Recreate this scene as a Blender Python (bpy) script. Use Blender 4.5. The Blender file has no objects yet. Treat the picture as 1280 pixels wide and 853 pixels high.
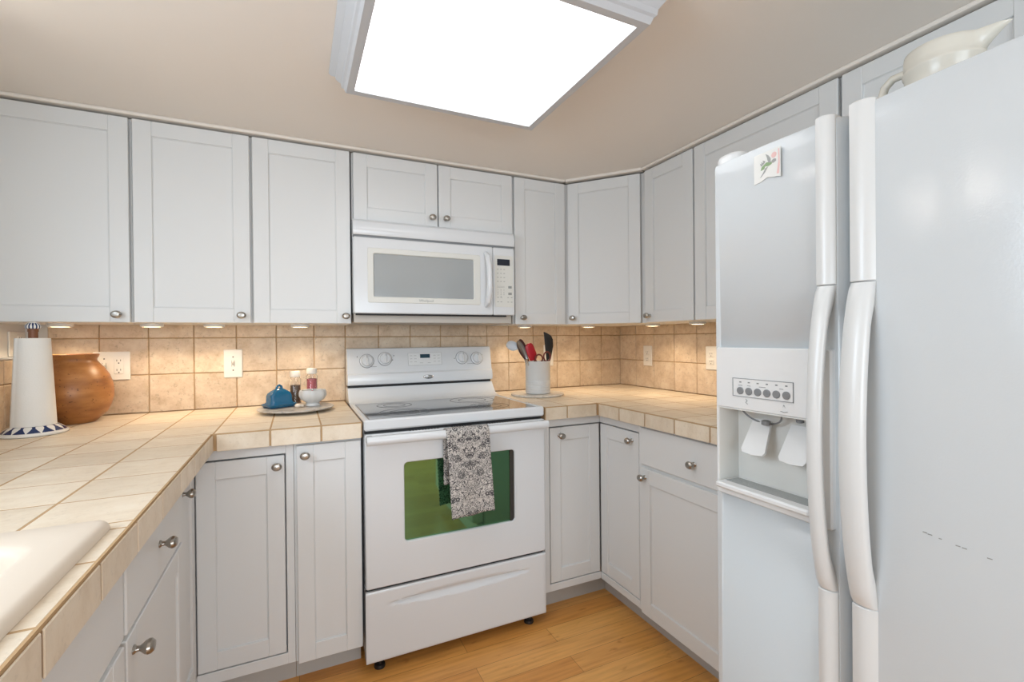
import bpy, bmesh, math, random
from mathutils import Vector, Matrix
random.seed(7)
PI = math.pi
SC = bpy.context.scene
COL = SC.collection

# ------------------------------------------------------------------ camera
F_PX, YAW, PITCH, ROLL, EYE = 581.66, 24.952, -0.2523, -0.5565, 1.229
def make_camera():
    cd = bpy.data.cameras.new('camera'); cam = bpy.data.objects.new('camera', cd); COL.objects.link(cam)
    y, p, r = map(math.radians, (YAW, PITCH, ROLL))
    fw = Vector((math.sin(y)*math.cos(p), math.cos(y)*math.cos(p), math.sin(p)))
    rt = Vector((math.cos(y), -math.sin(y), 0)); up = rt.cross(fw)
    r2 = rt*math.cos(r) + up*math.sin(r); u2 = up*math.cos(r) - rt*math.sin(r)
    m = Matrix.Identity(4)
    for i in range(3):
        m[i][0] = r2[i]; m[i][1] = u2[i]; m[i][2] = -fw[i]
    m[2][3] = EYE
    cam.matrix_world = m
    cd.sensor_width = 36; cd.sensor_fit = 'HORIZONTAL'; cd.lens = F_PX/1280*36
    cd.clip_start = 0.02; cd.clip_end = 50
    SC.camera = cam
make_camera()

# ------------------------------------------------------------------ world, big lights, exposure
SC.view_settings.view_transform = 'Standard'
SC.view_settings.look = 'None'
SC.view_settings.gamma = 1.0
SC.view_settings.use_curve_mapping = False
SC.view_settings.exposure = -0.38
w = bpy.data.worlds.new('world'); SC.world = w; w.use_nodes = True
w.node_tree.nodes['Background'].inputs[0].default_value = (0.75, 0.86, 1.0, 1)
w.node_tree.nodes['Background'].inputs[1].default_value = 0.6
def area(name, loc, direction, sx, sy, power, color):
    d = bpy.data.lights.new(name, 'AREA'); d.shape = 'RECTANGLE'; d.size = sx; d.size_y = sy
    d.energy = power; d.color = color
    o = bpy.data.objects.new(name, d); COL.objects.link(o); o.location = loc
    o.rotation_euler = Vector(direction).to_track_quat('-Z', 'Y').to_euler()
    return o
PANEL = 4.1            # ceiling diffuser emission
PUCK_W = 4.2           # watts of each under-cabinet lamp
area('assumed_daylight_left', (-1.0, 0.50, 1.56), (1, 0.05, -0.18), 0.8, 0.64, 20, (0.74, 0.87, 1.0))  # lamp for daylight from an assumed, unseen window over the sink
area('rear_fill', (0.30, -2.25, 1.25), (0.25, 1, 0), 1.7, 1.1, 60, (0.82, 0.92, 1.0))  # added unseen lamp: camera-side fill for the cabinet and range fronts

# ------------------------------------------------------------------ materials
def new_mat(name):
    m = bpy.data.materials.new(name); m.use_nodes = True
    nt = m.node_tree; b = nt.nodes['Principled BSDF']
    return m, nt, b
def mat(name, col, rough=0.5, metal=0.0, spec=0.5, bump=None, emit=None, trans=0.0, coat=0.0):
    m, nt, b = new_mat(name)
    b.inputs['Base Color'].default_value = (*col, 1); b.inputs['Roughness'].default_value = rough
    b.inputs['Metallic'].default_value = metal; b.inputs['Specular IOR Level'].default_value = spec
    b.inputs['Transmission Weight'].default_value = trans; b.inputs['Coat Weight'].default_value = coat
    if emit:
        b.inputs['Emission Color'].default_value = (*emit[0], 1); b.inputs['Emission Strength'].default_value = emit[1]
    if bump:
        sc, st, dist = bump
        tc = nt.nodes.new('ShaderNodeTexCoord'); n = nt.nodes.new('ShaderNodeTexNoise'); bp = nt.nodes.new('ShaderNodeBump')
        n.inputs['Scale'].default_value = sc; n.inputs['Detail'].default_value = 2
        bp.inputs['Strength'].default_value = st; bp.inputs['Distance'].default_value = dist
        nt.links.new(tc.outputs['Object'], n.inputs['Vector']); nt.links.new(n.outputs['Fac'], bp.inputs['Height'])
        nt.links.new(bp.outputs['Normal'], b.inputs['Normal'])
    return m
def ramp(nt, stops, interp='LINEAR'):
    r = nt.nodes.new('ShaderNodeValToRGB'); r.color_ramp.interpolation = interp
    el = r.color_ramp.elements
    while len(el) < len(stops): el.new(0.5)
    for e, (p, c) in zip(el, stops):
        e.position = p; e.color = (*c, 1)
    return r
def mathn(nt, op, a, b=None):
    n = nt.nodes.new('ShaderNodeMath'); n.operation = op
    for i, v in enumerate((a, b)):
        if v is None: continue
        if isinstance(v, (int, float)): n.inputs[i].default_value = v
        else: nt.links.new(v, n.inputs[i])
    return n.outputs[0]
def mixc(nt, fac, a, b, mode='MIX'):
    n = nt.nodes.new('ShaderNodeMix'); n.data_type = 'RGBA'; n.blend_type = mode
    for i, v in ((0, fac), (6, a), (7, b)):
        if isinstance(v, (int, float)): n.inputs[i].default_value = v
        elif isinstance(v, tuple): n.inputs[i].default_value = (*v, 1)
        else: nt.links.new(v, n.inputs[i])
    return n.outputs[2]

def tile_mat(name, base, dark, pale, grain=(1, 1, 1)):
    m, nt, b = new_mat(name)
    tc = nt.nodes.new('ShaderNodeTexCoord'); geo = nt.nodes.new('ShaderNodeNewGeometry')
    def noise(s, d, r=0.55, stretch=None):
        n = nt.nodes.new('ShaderNodeTexNoise'); n.inputs['Scale'].default_value = s; n.inputs['Detail'].default_value = d
        n.inputs['Roughness'].default_value = r
        src = tc.outputs['Object']
        add = nt.nodes.new('ShaderNodeVectorMath'); add.operation = 'ADD'
        comb = nt.nodes.new('ShaderNodeCombineXYZ')
        k = mathn(nt, 'MULTIPLY', geo.outputs['Random Per Island'], 17.0)
        for i in range(3): nt.links.new(k, comb.inputs[i])
        nt.links.new(src, add.inputs[0]); nt.links.new(comb.outputs[0], add.inputs[1])
        v = add.outputs[0]
        if stretch:
            mp = nt.nodes.new('ShaderNodeMapping'); mp.inputs['Scale'].default_value = stretch
            nt.links.new(v, mp.inputs['Vector']); v = mp.outputs[0]
        nt.links.new(v, n.inputs['Vector']); return n.outputs['Fac']
    r1 = ramp(nt, [(0.3, dark), (0.5, base), (0.72, pale)]); nt.links.new(noise(16, 9, 0.72, grain), r1.inputs[0])
    r2 = ramp(nt, [(0.0, (0.90, 0.88, 0.85)), (1.0, (1.05, 1.04, 1.02))]); nt.links.new(geo.outputs['Random Per Island'], r2.inputs[0])
    c = mixc(nt, 1.0, r1.outputs[0], r2.outputs[0], 'MULTIPLY')
    pit = ramp(nt, [(0.57, (0, 0, 0)), (0.66, (1, 1, 1))]); nt.links.new(noise(75, 5, 0.75), pit.inputs[0])
    c = mixc(nt, mathn(nt, 'MULTIPLY', pit.outputs[0], 0.5 if grain[0] == 1 else 0.22), c, tuple(x*0.55 for x in dark))
    nt.links.new(c, b.inputs['Base Color']); b.inputs['Roughness'].default_value = 0.42; b.inputs['Specular IOR Level'].default_value = 0.35
    bp = nt.nodes.new('ShaderNodeBump'); bp.inputs['Strength'].default_value = 0.15; bp.inputs['Distance'].default_value = 0.003
    nt.links.new(noise(35, 5, 0.7), bp.inputs['Height']); nt.links.new(bp.outputs[0], b.inputs['Normal'])
    return m
def floor_mat():
    m, nt, b = new_mat('bamboo_floor')
    tc = nt.nodes.new('ShaderNodeTexCoord')
    br = nt.nodes.new('ShaderNodeTexBrick'); br.offset = 0.37; br.offset_frequency = 2
    br.inputs['Scale'].default_value = 1.0; br.inputs['Brick Width'].default_value = 0.95; br.inputs['Row Height'].default_value = 0.096
    br.inputs['Mortar Size'].default_value = 0.0009; br.inputs['Mortar Smooth'].default_value = 0.3
    br.inputs['Color1'].default_value = (0.68, 0.29, 0.065, 1); br.inputs['Color2'].default_value = (0.82, 0.42, 0.12, 1)
    br.inputs['Mortar'].default_value = (0.30, 0.13, 0.035, 1); br.inputs['Bias'].default_value = 0.1
    nt.links.new(tc.outputs['Object'], br.inputs['Vector'])
    mp = nt.nodes.new('ShaderNodeMapping'); mp.inputs['Scale'].default_value = (3.0, 42, 1)
    nt.links.new(tc.outputs['Object'], mp.inputs['Vector'])
    n = nt.nodes.new('ShaderNodeTexNoise'); n.inputs['Scale'].default_value = 1.6; n.inputs['Detail'].default_value = 5
    nt.links.new(mp.outputs[0], n.inputs['Vector'])
    r = ramp(nt, [(0.25, (0.80, 0.74, 0.66)), (0.55, (1.0, 1.0, 1.0)), (0.8, (1.12, 1.1, 1.05))]); nt.links.new(n.outputs['Fac'], r.inputs[0])
    n2 = nt.nodes.new('ShaderNodeTexNoise'); n2.inputs['Scale'].default_value = 9; n2.inputs['Detail'].default_value = 3
    mp2 = nt.nodes.new('ShaderNodeMapping'); mp2.inputs['Scale'].default_value = (1, 2.2, 1)
    nt.links.new(tc.outputs['Object'], mp2.inputs['Vector']); nt.links.new(mp2.outputs[0], n2.inputs['Vector'])
    k = ramp(nt, [(0.64, (1, 1, 1)), (0.74, (0.72, 0.62, 0.52))]); nt.links.new(n2.outputs['Fac'], k.inputs[0])
    c = mixc(nt, 1.0, mixc(nt, 1.0, br.outputs['Color'], r.outputs[0], 'MULTIPLY'), k.outputs[0], 'MULTIPLY')
    nt.links.new(c, b.inputs['Base Color']); b.inputs['Roughness'].default_value = 0.33
    return m
def damask_mat():
    m, nt, b = new_mat('damask_cloth')
    tc = nt.nodes.new('ShaderNodeTexCoord'); sep = nt.nodes.new('ShaderNodeSeparateXYZ')
    nt.links.new(tc.outputs['UV'], sep.inputs[0])
    ax = mathn(nt, 'ABSOLUTE', mathn(nt, 'SUBTRACT', sep.outputs[0], 0.085))
    cb = nt.nodes.new('ShaderNodeCombineXYZ'); nt.links.new(ax, cb.inputs[0]); nt.links.new(sep.outputs[1], cb.inputs[1])
    n = nt.nodes.new('ShaderNodeTexNoise'); n.inputs['Scale'].default_value = 48; n.inputs['Detail'].default_value = 1.5; n.inputs['Distortion'].default_value = 1.6
    nt.links.new(cb.outputs[0], n.inputs['Vector'])
    band = mathn(nt, 'ABSOLUTE', mathn(nt, 'SUBTRACT', mathn(nt, 'FRACT', mathn(nt, 'MULTIPLY', n.outputs['Fac'], 6.0)), 0.5))
    v = nt.nodes.new('ShaderNodeTexVoronoi'); v.inputs['Scale'].default_value = 26; nt.links.new(cb.outputs[0], v.inputs['Vector'])
    petal = mathn(nt, 'LESS_THAN', v.outputs['Distance'], 0.33)
    fine = mathn(nt, 'GREATER_THAN', mathn(nt, 'FRACT', mathn(nt, 'MULTIPLY', v.outputs['Distance'], 9.0)), 0.42)
    scroll = mathn(nt, 'LESS_THAN', band, 0.21)
    f = mathn(nt, 'MAXIMUM', scroll, mathn(nt, 'MULTIPLY', petal, fine))
    c = mixc(nt, f, (0.60, 0.56, 0.52), (0.10, 0.096, 0.098))
    nt.links.new(c, b.inputs['Base Color']); b.inputs['Roughness'].default_value = 0.9; b.inputs['Specular IOR Level'].default_value = 0.1
    return m
def marble_mat(name, a, c2):
    m, nt, b = new_mat(name)
    tc = nt.nodes.new('ShaderNodeTexCoord'); n = nt.nodes.new('ShaderNodeTexNoise')
    n.inputs['Scale'].default_value = 22; n.inputs['Detail'].default_value = 7; n.inputs['Distortion'].default_value = 1.2
    nt.links.new(tc.outputs['Object'], n.inputs['Vector'])
    r = ramp(nt, [(0.38, c2), (0.55, a), (0.7, tuple(min(1, x*1.08) for x in a))]); nt.links.new(n.outputs['Fac'], r.inputs[0])
    nt.links.new(r.outputs[0], b.inputs['Base Color']); b.inputs['Roughness'].default_value = 0.3
    return m
def pot_mat():
    m, nt, b = new_mat('brown_stoneware')
    tc = nt.nodes.new('ShaderNodeTexCoord'); mp = nt.nodes.new('ShaderNodeMapping'); mp.inputs['Scale'].default_value = (4, 4, 14)
    nt.links.new(tc.outputs['Object'], mp.inputs['Vector'])
    n = nt.nodes.new('ShaderNodeTexNoise'); n.inputs['Scale'].default_value = 2.0; n.inputs['Detail'].default_value = 5
    nt.links.new(mp.outputs[0], n.inputs['Vector'])
    r = ramp(nt, [(0.3, (0.20, 0.07, 0.02)), (0.5, (0.36, 0.145, 0.04)), (0.7, (0.48, 0.22, 0.07))]); nt.links.new(n.outputs['Fac'], r.inputs[0])
    s = nt.nodes.new('ShaderNodeTexNoise'); s.inputs['Scale'].default_value = 130; nt.links.new(tc.outputs['Object'], s.inputs['Vector'])
    k = ramp(nt, [(0.66, (1, 1, 1)), (0.72, (0.35, 0.3, 0.25))]); nt.links.new(s.outputs['Fac'], k.inputs[0])
    nt.links.new(mixc(nt, 1.0, r.outputs[0], k.outputs[0], 'MULTIPLY'), b.inputs['Base Color']); b.inputs['Roughness'].default_value = 0.38
    return m
def blue_pattern_mat(cx, cy):
    m, nt, b = new_mat('blue_and_white_glaze')
    tc = nt.nodes.new('ShaderNodeTexCoord'); sep = nt.nodes.new('ShaderNodeSeparateXYZ'); nt.links.new(tc.outputs['Object'], sep.inputs[0])
    ang = mathn(nt, 'ARCTAN2', sep.outputs[1], sep.outputs[0])
    rad = mathn(nt, 'SQRT', mathn(nt, 'ADD', mathn(nt, 'POWER', mathn(nt, 'ABSOLUTE', sep.outputs[0]), 2.0), mathn(nt, 'POWER', mathn(nt, 'ABSOLUTE', sep.outputs[1]), 2.0)))
    a = mathn(nt, 'SINE', mathn(nt, 'MULTIPLY', ang, 14.0))
    rr = mathn(nt, 'SINE', mathn(nt, 'MULTIPLY', rad, 180.0))
    inring = mathn(nt, 'MULTIPLY', mathn(nt, 'GREATER_THAN', rad, 0.012), mathn(nt, 'LESS_THAN', rad, 0.079))
    f = mathn(nt, 'MULTIPLY', mathn(nt, 'GREATER_THAN', mathn(nt, 'ADD', a, mathn(nt, 'MULTIPLY', rr, 0.8)), -0.15), inring)
    nt.links.new(mixc(nt, f, (0.78, 0.76, 0.72), (0.012, 0.03, 0.11)), b.inputs['Base Color']); b.inputs['Roughness'].default_value = 0.2
    return m

M = {}
M['paint'] = mat('white_cabinet_paint', (0.735, 0.74, 0.735), 0.38, spec=0.4)
M['ceiling'] = mat('ceiling_paint', (0.86, 0.80, 0.735), 0.9, spec=0.1)
M['wall'] = mat('wall_paint', (0.72, 0.70, 0.67), 0.85, spec=0.15)
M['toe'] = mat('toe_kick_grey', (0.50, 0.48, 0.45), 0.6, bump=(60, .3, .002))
M['tile'] = tile_mat('travertine_wall_tile', (0.70, 0.56, 0.42), (0.55, 0.41, 0.28), (0.80, 0.69, 0.55))
M['ctile'] = tile_mat('travertine_counter_tile', (0.80, 0.69, 0.55), (0.70, 0.58, 0.44), (0.86, 0.77, 0.64), (.8, 1.3, .8))
M['grout'] = mat('tan_grout', (0.50, 0.33, 0.18), 0.9, spec=0.1)
M['floor'] = floor_mat()
M['nickel'] = mat('brushed_nickel', (0.40, 0.375, 0.34), 0.30, 1.0)
M['enamel'] = mat('white_enamel', (0.73, 0.745, 0.76), 0.16, spec=0.5)
M['plastic'] = mat('white_plastic', (0.76, 0.77, 0.77), 0.3)
M['cream_plastic'] = mat('cream_plastic', (0.72, 0.715, 0.67), 0.4)
M['fridge'] = mat('stippled_white_enamel', (0.63, 0.665, 0.685), 0.15, bump=(300, 1.0, 0.00014))
M['recess'] = mat('recess_plastic', (0.74, 0.735, 0.70), 0.35)
M['shaded_housing'] = mat('shaded_taupe_housing', (0.52, 0.48, 0.43), 0.5)  # shade under the microwave put into the housing's base colour
M['handle'] = mat('ivory_handle_plastic', (0.69, 0.70, 0.695), 0.28)
M['black'] = mat('black_gap', (0.012, 0.012, 0.013), 0.6)
M['gasket'] = mat('grey_gasket', (0.22, 0.23, 0.24), 0.6)
M['glass_black'] = mat('ceramic_cooktop_glass', (0.05, 0.052, 0.055), 0.10, spec=0.9, coat=0.6)
M['ring'] = mat('burner_ring_print', (0.025, 0.025, 0.027), 0.2)
M['ovenglass'] = mat('green_coated_oven_glass', (0.15, 0.34, 0.19), 0.04, metal=0.9, spec=0.6)
M['ovenframe'] = mat('dark_oven_window_border', (0.055, 0.05, 0.045), 0.15)
M['mwglass'] = mat('grey_microwave_window', (0.36, 0.38, 0.385), 0.10, spec=0.6)
M['display'] = mat('dark_display', (0.012, 0.016, 0.03), 0.15)
M['blue_display'] = mat('blue_display', (0.01, 0.05, 0.08), 0.15)
M['print'] = mat('grey_print', (0.30, 0.31, 0.30), 0.5)
M['dark_print'] = mat('dark_print', (0.06, 0.06, 0.065), 0.5)
M['grey_button'] = mat('grey_button', (0.22, 0.23, 0.24), 0.4)
M['chrome'] = mat('chrome', (0.75, 0.75, 0.76), 0.12, 1.0)
M['steel'] = mat('stainless_steel', (0.62, 0.62, 0.62), 0.22, 1.0)
M['sink'] = mat('cream_composite', (0.72, 0.62, 0.51), 0.5)
M['plate'] = mat('white_switch_plate', (0.80, 0.76, 0.70), 0.35)
M['slot'] = mat('dark_slot', (0.03, 0.025, 0.02), 0.6)
M['towel'] = mat('paper_towel', (0.80, 0.78, 0.74), 0.95, spec=0.05, bump=(220, 0.4, 0.001))
M['wood'] = mat('dark_wood', (0.20, 0.07, 0.03), 0.5)
M['pot'] = pot_mat()
M['blue'] = mat('teal_blue_glaze', (0.004, 0.115, 0.24), 0.12, coat=0.5)
M['marble'] = marble_mat('grey_marble', (0.56, 0.53, 0.49), (0.36, 0.32, 0.28))
M['pale_stone'] = marble_mat('pale_stone', (0.68, 0.63, 0.56), (0.58, 0.52, 0.45))
M['ceramic'] = mat('white_ceramic', (0.66, 0.66, 0.65), 0.25)
M['cream'] = mat('cream_ceramic', (0.74, 0.71, 0.63), 0.25)
M['glass'] = mat('clear_glass', (1, 1, 1), 0.02, trans=1.0)
M['pepper'] = mat('peppercorns', (0.16, 0.09, 0.05), 0.7, bump=(160, 1, .004))
M['pinksalt'] = mat('pink_salt', (0.62, 0.13, 0.16), 0.6, bump=(180, 1, .004))
M['cap'] = mat('pale_cap', (0.82, 0.76, 0.68), 0.4)
M['shell'] = mat('cream_shell', (0.80, 0.70, 0.60), 0.4)
M['red'] = mat('red_silicone', (0.42, 0.008, 0.02), 0.35)
M['blackplastic'] = mat('black_nylon', (0.018, 0.016, 0.016), 0.4)
M['darkbrown'] = mat('dark_brown_wood', (0.06, 0.02, 0.02), 0.45)
M['darkred'] = mat('dark_red_handle', (0.16, 0.03, 0.02), 0.4)
M['grey_metal'] = mat('grey_utensil_metal', (0.32, 0.33, 0.34), 0.3, 1.0)
M['clearplastic'] = mat('clear_grey_plastic', (0.70, 0.74, 0.78), 0.15)
M['damask'] = damask_mat()
M['paper'] = mat('white_card', (0.80, 0.80, 0.77), 0.7)
M['bird_green'] = mat('bird_green', (0.26, 0.38, 0.20), 0.7)
M['bird_grey'] = mat('bird_grey', (0.36, 0.37, 0.36), 0.7)
M['flower_pink'] = mat('flower_pink', (0.78, 0.52, 0.50), 0.7)
M['diffuser'] = mat('light_diffuser', (0.9, 0.9, 0.9), 0.5, emit=((0.965, 0.98, 1.0), PANEL))
M['lens'] = mat('puck_lens', (0.9, 0.8, 0.6), 0.4, emit=((1.0, 0.78, 0.50), 9.0))
M['added_lens'] = mat('added_spotlight_lens', (0.9, 0.85, 0.75), 0.4, emit=((1.0, 0.95, 0.86), 100.0))  # glowing lens of the added spotlights that put glints on the refrigerator
M['frame'] = mat('light_frame_paint', (0.55, 0.565, 0.59), 0.5)

# ------------------------------------------------------------------ mesh helpers
def world_loc(o):
    v = Vector((0, 0, 0))
    while o: v += o.location; o = o.parent
    return v
class MB:
    def __init__(self, M=None): self.bm = bmesh.new(); self.M = M or Matrix.Identity(4)
    def add(self, verts, faces):
        vs = [self.bm.verts.new(self.M @ Vector(v)) for v in verts]
        for f in faces:
            try: self.bm.faces.new([vs[i] for i in f])
            except ValueError: pass
        return self
    def box(self, x0, x1, y0, y1, z0, z1, b=0.0):
        if x1 < x0: x0, x1 = x1, x0
        if y1 < y0: y0, y1 = y1, y0
        if z1 < z0: z0, z1 = z1, z0
        b = min(b, (x1-x0)*.45, (y1-y0)*.45, (z1-z0)*.45)
        if b <= 0:
            v = [(x, y, z) for x in (x0, x1) for y in (y0, y1) for z in (z0, z1)]
            return self.add(v, [(0,1,3,2),(4,6,7,5),(0,4,5,1),(2,3,7,6),(0,2,6,4),(1,5,7,3)])
        vs = []; idx = {}
        L = ((x0, x1), (y0, y1), (z0, z1))
        for c in [(i, j, k) for i in (0,1) for j in (0,1) for k in (0,1)]:
            for ax in range(3):
                p = []
                for a in range(3):
                    val = L[a][c[a]]
                    if a != ax: val += b if c[a] == 0 else -b
                    p.append(val)
                idx[(c, ax)] = len(vs); vs.append(p)
        fs = []
        for ax in range(3):
            o = [a for a in range(3) if a != ax]
            for s in (0, 1):
                q = []
                for (i, j) in ((0,0),(1,0),(1,1),(0,1)):
                    c = [0,0,0]; c[ax] = s; c[o[0]] = i; c[o[1]] = j; q.append(idx[(tuple(c), ax)])
                fs.append(q)
            for i in (0, 1):
                for j in (0, 1):
                    c0 = [0,0,0]; c1 = [0,0,0]; c0[ax] = 0; c1[ax] = 1
                    for c in (c0, c1): c[o[0]] = i; c[o[1]] = j
                    fs.append([idx[(tuple(c0), o[0])], idx[(tuple(c1), o[0])], idx[(tuple(c1), o[1])], idx[(tuple(c0), o[1])]])
        for c in [(i, j, k) for i in (0,1) for j in (0,1) for k in (0,1)]:
            fs.append([idx[(c, a)] for a in range(3)])
        return self.add(vs, fs)
    def loops(self, rings, cap0=True, cap1=True, closed=True):
        n = len(rings[0]); vs = [p for r in rings for p in r]; fs = []
        for i in range(len(rings)-1):
            for j in range(n if closed else n-1):
                k = (j+1) % n
                fs.append((i*n+j, i*n+k, (i+1)*n+k, (i+1)*n+j))
        if cap0: fs.append(tuple(range(n-1, -1, -1)))
        if cap1: fs.append(tuple(range((len(rings)-1)*n, len(rings)*n)))
        return self.add(vs, fs)
    def lathe(self, prof, c=(0,0,0), n=28, sx=1, sy=1, cap0=True, cap1=True, fn=None):
        rings = []
        for r, z in prof:
            ring = []
            for i in range(n):
                a = 2*PI*i/n; rr = r*(fn(a, z) if fn else 1)
                ring.append((c[0]+rr*math.cos(a)*sx, c[1]+rr*math.sin(a)*sy, c[2]+z))
            rings.append(ring)
        return self.loops(rings, cap0, cap1)
    def tube(self, pts, r, n=10, closed=False, flat=1.0):
        pts = [Vector(p) for p in pts]; rings = []
        rs = r if isinstance(r, (list, tuple)) else [r]*len(pts)
        ref = None
        for i, p in enumerate(pts):
            if closed: t = pts[(i+1) % len(pts)] - pts[i-1]
            else: t = pts[min(i+1, len(pts)-1)] - pts[max(i-1, 0)]
            t.normalize()
            if ref is None: ref = Vector((0,0,1)) if abs(t.z) < .9 else Vector((1,0,0))
            a = t.cross(ref); a.normalize(); b = a.cross(t); b.normalize(); ref = b
            rings.append([tuple(p + a*rs[i]*math.cos(2*PI*k/n)*flat + b*rs[i]*math.sin(2*PI*k/n)) for k in range(n)])
        if closed: rings.append(rings[0]); return self.loops(rings, False, False)
        return self.loops(rings)
    def prism(self, poly, axis, a0, a1):
        def P(q, a):
            return {'x': (a, q[0], q[1]), 'y': (q[0], a, q[1]), 'z': (q[0], q[1], a)}[axis]
        return self.loops([[P(q, a0) for q in poly], [P(q, a1) for q in poly]])
    def obj(self, name, m, parent=None, smooth=30, uv=None):
        off = world_loc(parent)
        bmesh.ops.remove_doubles(self.bm, verts=self.bm.verts, dist=1e-6)
        bmesh.ops.recalc_face_normals(self.bm, faces=self.bm.faces)
        if parent: bmesh.ops.translate(self.bm, verts=self.bm.verts, vec=-off)
        me = bpy.data.meshes.new(name); self.bm.to_mesh(me); self.bm.free()
        o = bpy.data.objects.new(name, me); COL.objects.link(o)
        if m: me.materials.append(m)
        me.polygons.foreach_set('use_smooth', [True]*len(me.polygons)); me.set_sharp_from_angle(angle=math.radians(smooth))
        if parent: o.parent = parent
        return o
def tag(o, label=None, cat=None, group=None, kind=None):
    for k, v in (('label', label), ('category', cat), ('group', group), ('kind', kind)):
        if v: o[k] = v
    return o
def thing(name, loc, label, cat, group=None):
    o = bpy.data.objects.new(name, None); COL.objects.link(o); o.location = loc; o.empty_display_size = 0.05
    o.matrix_world = Matrix.Translation(loc)
    return tag(o, label, cat, group)
def copy_tree(o, dloc, parent=None):
    c = o.copy(); COL.objects.link(c)
    if parent: c.parent = parent
    else: c.location = Vector(o.location) + Vector(dloc)
    for ch in list(o.children): copy_tree(ch, dloc, c)
    return c
def facing(axis, at):
    """local (u, outward, z): '-y' faces the camera on the back wall, '-x' the right wall, '+x' the left wall"""
    if axis == '-y': u, d, o = (1,0,0), (0,-1,0), (0, at, 0)
    elif axis == '-x': u, d, o = (0,-1,0), (-1,0,0), (at, 0, 0)
    elif axis == '+x': u, d, o = (0,1,0), (1,0,0), (at, 0, 0)
    m = Matrix.Identity(4)
    for i in range(3): m[i][0] = u[i]; m[i][1] = d[i]; m[i][2] = (0,0,1)[i]; m[i][3] = o[i]
    return m
def text_obj(s, size, m4, material, parent, name, extrude=0.0003):
    cu = bpy.data.curves.new(name, 'FONT'); cu.body = s; cu.size = size; cu.extrude = extrude
    cu.align_x = 'CENTER'; cu.align_y = 'CENTER'; cu.resolution_u = 2
    t = bpy.data.objects.new(name+'_curve', cu); COL.objects.link(t)
    me = bpy.data.meshes.new_from_object(t.evaluated_get(bpy.context.evaluated_depsgraph_get()))
    bpy.data.objects.remove(t); bpy.data.curves.remove(cu)
    me.transform(m4)
    if parent: me.transform(Matrix.Translation(-world_loc(parent)))
    o = bpy.data.objects.new(name, me); COL.objects.link(o); me.materials.clear(); me.materials.append(material)
    if parent: o.parent = parent
    return o
def text_frame(axis, pos):
    if axis == '-y': u, n = (1,0,0), (0,-1,0)
    elif axis == '-x': u, n = (0,-1,0), (-1,0,0)
    m = Matrix.Identity(4)
    for i in range(3): m[i][0] = u[i]; m[i][1] = (0,0,1)[i]; m[i][2] = n[i]; m[i][3] = pos[i]
    return m

# ------------------------------------------------------------------ key planes (metres)
YB, XR, XLW, XLU = 2.45, 1.915, -0.89, -0.96       # back wall, right wall, left half wall, left wall above its ledge
ZC, ZCB = 0.93, 0.872                              # counter top, bottom of its edge
XL, YC, XC = -0.245, 1.775, 1.258                  # counter edges: left run, back run, right run
ZU, ZT, ZCEIL = 1.303, 2.047, 2.068
YU, XU = 2.12, 1.5635                              # door faces of the wall cabinets
YS = -2.4

# ------------------------------------------------------------------ room shell
def struct(name, mb, m, parent=None):
    o = mb.obj(name, m, parent)
    if not parent: o['kind'] = 'structure'
    return o
struct('floor', MB().box(-1.1, 2.1, YS-.1, 2.6, -0.08, 0), M['floor'])
struct('ceiling', MB().box(-1.1, 2.1, YS-.1, 2.6, ZCEIL, ZCEIL+.08), M['ceiling'])
wb = struct('wall_back', MB().box(XLU, XR, YB+.008, YB+.12, 0, ZCEIL), M['wall'])
wr = struct('wall_right', MB().box(XR+.008, XR+.12, YS, YB+.12, 0, ZCEIL), M['wall'])
m = MB()
m.box(XLU-.14, XLW-.008, YS, YB+.12, 0, 1.171)                      # half wall with the ledge
m.box(XLU-.14, XLU, YS, .08, 1.171, ZCEIL).box(XLU-.14, XLU, 1.2, YB+.12, 1.171, ZCEIL).box(XLU-.14, XLU, .08, 1.2, 1.95, ZCEIL).box(XLU-.14, XLU, .08, 1.2, 1.171, 1.21)
wl = struct('wall_left', m, M['wall'])
m = MB().box(-1.1, -.55, YS-.1, YS, 0, ZCEIL).box(1.25, 2.1, YS-.1, YS, 0, ZCEIL).box(-.55, 1.25, YS-.1, YS, 0, .75).box(-.55, 1.25, YS-.1, YS, 2.0, ZCEIL)
struct('wall_rear', m, M['wall'])
m = MB()
for a, b_, c, d in ((-.55, -.5, .75, 2.0), (1.2, 1.25, .75, 2.0), (-.5, 1.2, .75, .8), (-.5, 1.2, 1.95, 2.0), (.33, .37, .8, 1.95)):
    m.box(a, b_, YS-.05, YS+.01, c, d, .004)
struct('added_window', m, M['paint'])  # unseen rear window, added to go with the fill lamp
m = MB()
for a, b_, c, d in ((.08, .12, 1.21, 1.95), (1.16, 1.2, 1.21, 1.95), (.12, 1.16, 1.21, 1.25), (.12, 1.16, 1.91, 1.95)):
    m.box(XLU-.1, XLU+.005, a, b_, c, d, .004)
struct('assumed_window', m, M['paint'])  # assumed left window, out of view, going with the left daylight lamp

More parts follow.
